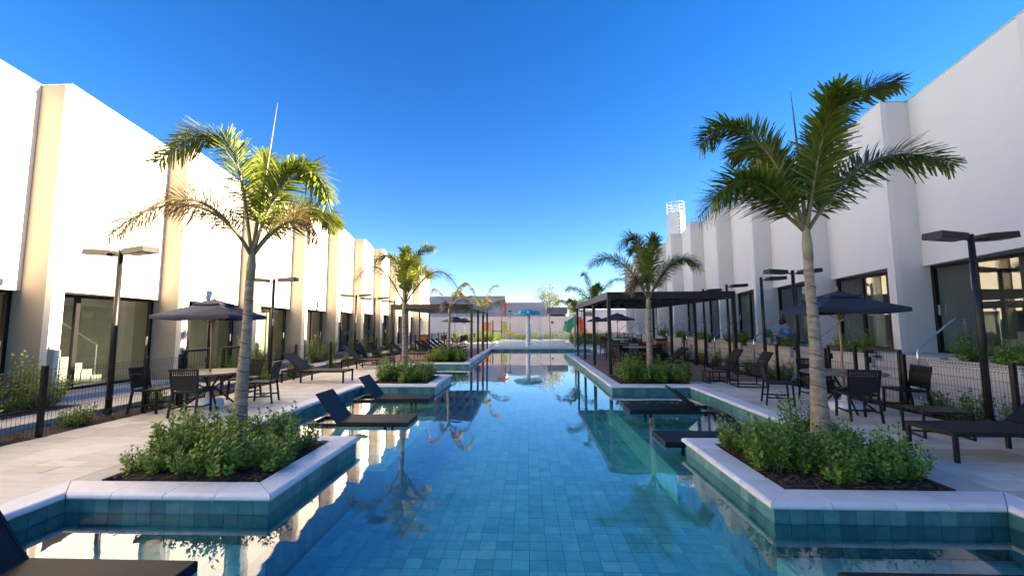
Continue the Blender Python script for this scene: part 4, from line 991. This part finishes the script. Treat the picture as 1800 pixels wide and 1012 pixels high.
t = thing('water_tower', 'tall pale cylindrical water tower with ladder and ring rails behind right building', 'water tower', (20.1, 55, 0))
MB().lathe([(1.15, -.05), (1.15, 16.3), (1.05, 16.5)], n=32).build('tank', 'tank', t, True)
MB().box(-.05, .05, -1.25, -1.2, 2, 16.5).build('ladder', 'steel', t)
hoops = MB()
for i in range(26): hoops.box(-.25, .25, -1.45, -1.2, 4 + i * .48, 4.05 + i * .48)
hoops.build('ladder_rung', 'white_paint', t)
for z in (16.75, 17.15, 17.55, 17.95): MB().tube([(1.15 * math.cos(a * .2618), 1.15 * math.sin(a * .2618), z) for a in range(25)], .05, 6).build('ring_rail', 'white_paint', t)
for i in range(8): a = i * .785; MB().bar((1.15 * math.cos(a), 1.15 * math.sin(a), 16.4), (1.15 * math.cos(a), 1.15 * math.sin(a), 18.0), .07).build('rail_post', 'white_paint', t)
MB().tube([(0, 0, 16.4), (0, 0, 20.2)], [.05, .02], 6).build('antenna', 'steel', t)
def tree(x, y, h, label, seed, cr=1.6, m_='far_leaf', nclump=26):
    r = random.Random(seed); t = thing('broadleaf_tree', label, 'tree', (x, y, -.05)); tk = MB(); tk.tube([(0, 0, 0), (.1, 0, h * .35), (-.05, .05, h * .7), (.1, 0, h * .92)], [.17, .13, .08, .03], 8); lv = MB()
    for c in range(nclump):
        a = r.uniform(0, 6.28); z = h * r.uniform(.45, 1.0); rr = cr * r.uniform(.15, .9) * (1 - abs(z / h - .72) * 1.3); p = Vector((math.cos(a) * rr, math.sin(a) * rr, z)); tk.tube([(0, 0, z - rr * .8), p], [.04, .012], 5)
        for q in range(80):
            d = Vector((r.gauss(0, 1), r.gauss(0, 1), r.gauss(0, .8))) * .24 * cr / 1.4; e = Vector((r.uniform(-1, 1), r.uniform(-1, 1), r.uniform(-1.3, .3))).normalized() * .2; s_ = e.orthogonal().normalized() * .045
            lv.add([p + d, p + d + e * .5 + s_, p + d + e, p + d + e * .5 - s_], [(0, 1, 2, 3)])
    tk.build('trunk', 'bark', t, True); lv.build('crown', m_, t, fix=False)
tree(3.4, 62, 7.5, 'tall loose-crowned tree behind the dark shed', 5, 2.6, nclump=46)
tree(8.5, 68, 6.0, 'smaller tree far behind the pale house', 6, 2.2)

# ------------------------------------------------------------------ person on the terrace
def person(loc, rz):
    t = thing('person', 'person in blue shirt and jeans sitting low by a terrace door, back turned', 'person', loc, rz)
    J = {'pelvis': (0, 0, .30), 'waist': (.02, 0, .42), 'chest': (.10, 0, .60), 'neck': (.17, 0, .72), 'head': (.235, 0, .80), 'top': (.25, 0, .88),
         'shL': (.12, .18, .655), 'elL': (.20, .26, .42), 'haL': (.40, .20, .36), 'shR': (.12, -.18, .655), 'elR': (.20, -.26, .42), 'haR': (.40, -.20, .36),
         'hipL': (.02, .10, .28), 'knL': (.42, .16, .42), 'anL': (.36, .14, .08), 'toL': (.50, .15, .03), 'hipR': (.02, -.10, .28), 'knR': (.42, -.16, .42), 'anR': (.36, -.14, .08), 'toR': (.50, -.15, .03)}
    def skin(nm, m_, edges, rads, root):
        names = list(rads); me = bpy.data.meshes.new(nm); me.from_pydata([J[k] for k in names], [(names.index(a), names.index(b)) for a, b in edges], []); me.materials.append(MATS[m_])
        o = link(nm, me, t); bpy.context.view_layer.objects.active = o
        md = o.modifiers.new('skin', 'SKIN'); md.use_smooth_shade = True
        for i, k in enumerate(names):
            v = me.skin_vertices[0].data[i]; v.radius = (rads[k], rads[k]); v.use_root = (k == root)
        sm = o.modifiers.new('sub', 'SUBSURF'); sm.levels = 2; sm.render_levels = 2
        return o
    body = skin('body', 'skin', [('pelvis', 'waist'), ('waist', 'chest'), ('chest', 'neck'), ('neck', 'head'), ('head', 'top'), ('chest', 'shL'), ('shL', 'elL'), ('elL', 'haL'), ('chest', 'shR'), ('shR', 'elR'), ('elR', 'haR'), ('pelvis', 'hipL'), ('hipL', 'knL'), ('knL', 'anL'), ('anL', 'toL'), ('pelvis', 'hipR'), ('hipR', 'knR'), ('knR', 'anR'), ('anR', 'toR')],
         dict(pelvis=.12, waist=.11, chest=.13, neck=.05, head=.095, top=.08, shL=.055, elL=.042, haL=.032, shR=.055, elR=.042, haR=.032, hipL=.085, knL=.06, anL=.045, toL=.035, hipR=.085, knR=.06, anR=.045, toR=.035), 'pelvis')
    skin('shirt', 'shirt', [('pelvis', 'waist'), ('waist', 'chest'), ('chest', 'shL'), ('shL', 'elL'), ('chest', 'shR'), ('shR', 'elR')], dict(pelvis=.15, waist=.14, chest=.165, shL=.075, elL=.058, shR=.075, elR=.058), 'pelvis')
    skin('jeans', 'jeans', [('pelvis', 'hipL'), ('hipL', 'knL'), ('knL', 'anL'), ('pelvis', 'hipR'), ('hipR', 'knR'), ('knR', 'anR')], dict(pelvis=.14, hipL=.105, knL=.08, anL=.062, hipR=.105, knR=.08, anR=.062), 'pelvis')
    MB().lathe([(.02, .70), (.085, .735), (.112, .80), (.10, .88), (.06, .92), (.01, .93)], .215, 0, 16).build('hair', 'hair', t, True)
person((9.12, 14.75, .95), R(110))
t = thing('low_stool', 'low dark stool under the person on the terrace', 'stool', (9.12, 14.75, .945))
MB().cbox(-.17, .17, -.17, .17, .14, .18).build('seat', 'black_metal', t)
for sx in (-1, 1):
    for sy in (-1, 1): MB().bar((sx * .14, sy * .14, .14), (sx * .15, sy * .15, 0), .03).build('leg', 'black_metal', t)
t = thing('plastic_chair', 'small teal chair beside the seated person on the terrace', 'chair', (8.98, 15.35, .945), R(200))
MB().prism([(-.18, -.18, .22), (.18, -.18, .22), (.2, .18, .24), (-.2, .18, .24)], (0, 0, .025)).build('seat', 'teal_fabric', t)
MB().prism([(-.18, -.19, .24), (.18, -.19, .24), (.15, -.27, .55), (-.15, -.27, .55)], (0, .02, 0)).build('backrest', 'teal_fabric', t)
for sx in (-1, 1):
    for sy in (-1, 1): MB().bar((sx * .16, sy * .15, .22), (sx * .18, sy * .18, 0), .025).build('leg', 'teal_fabric', t)
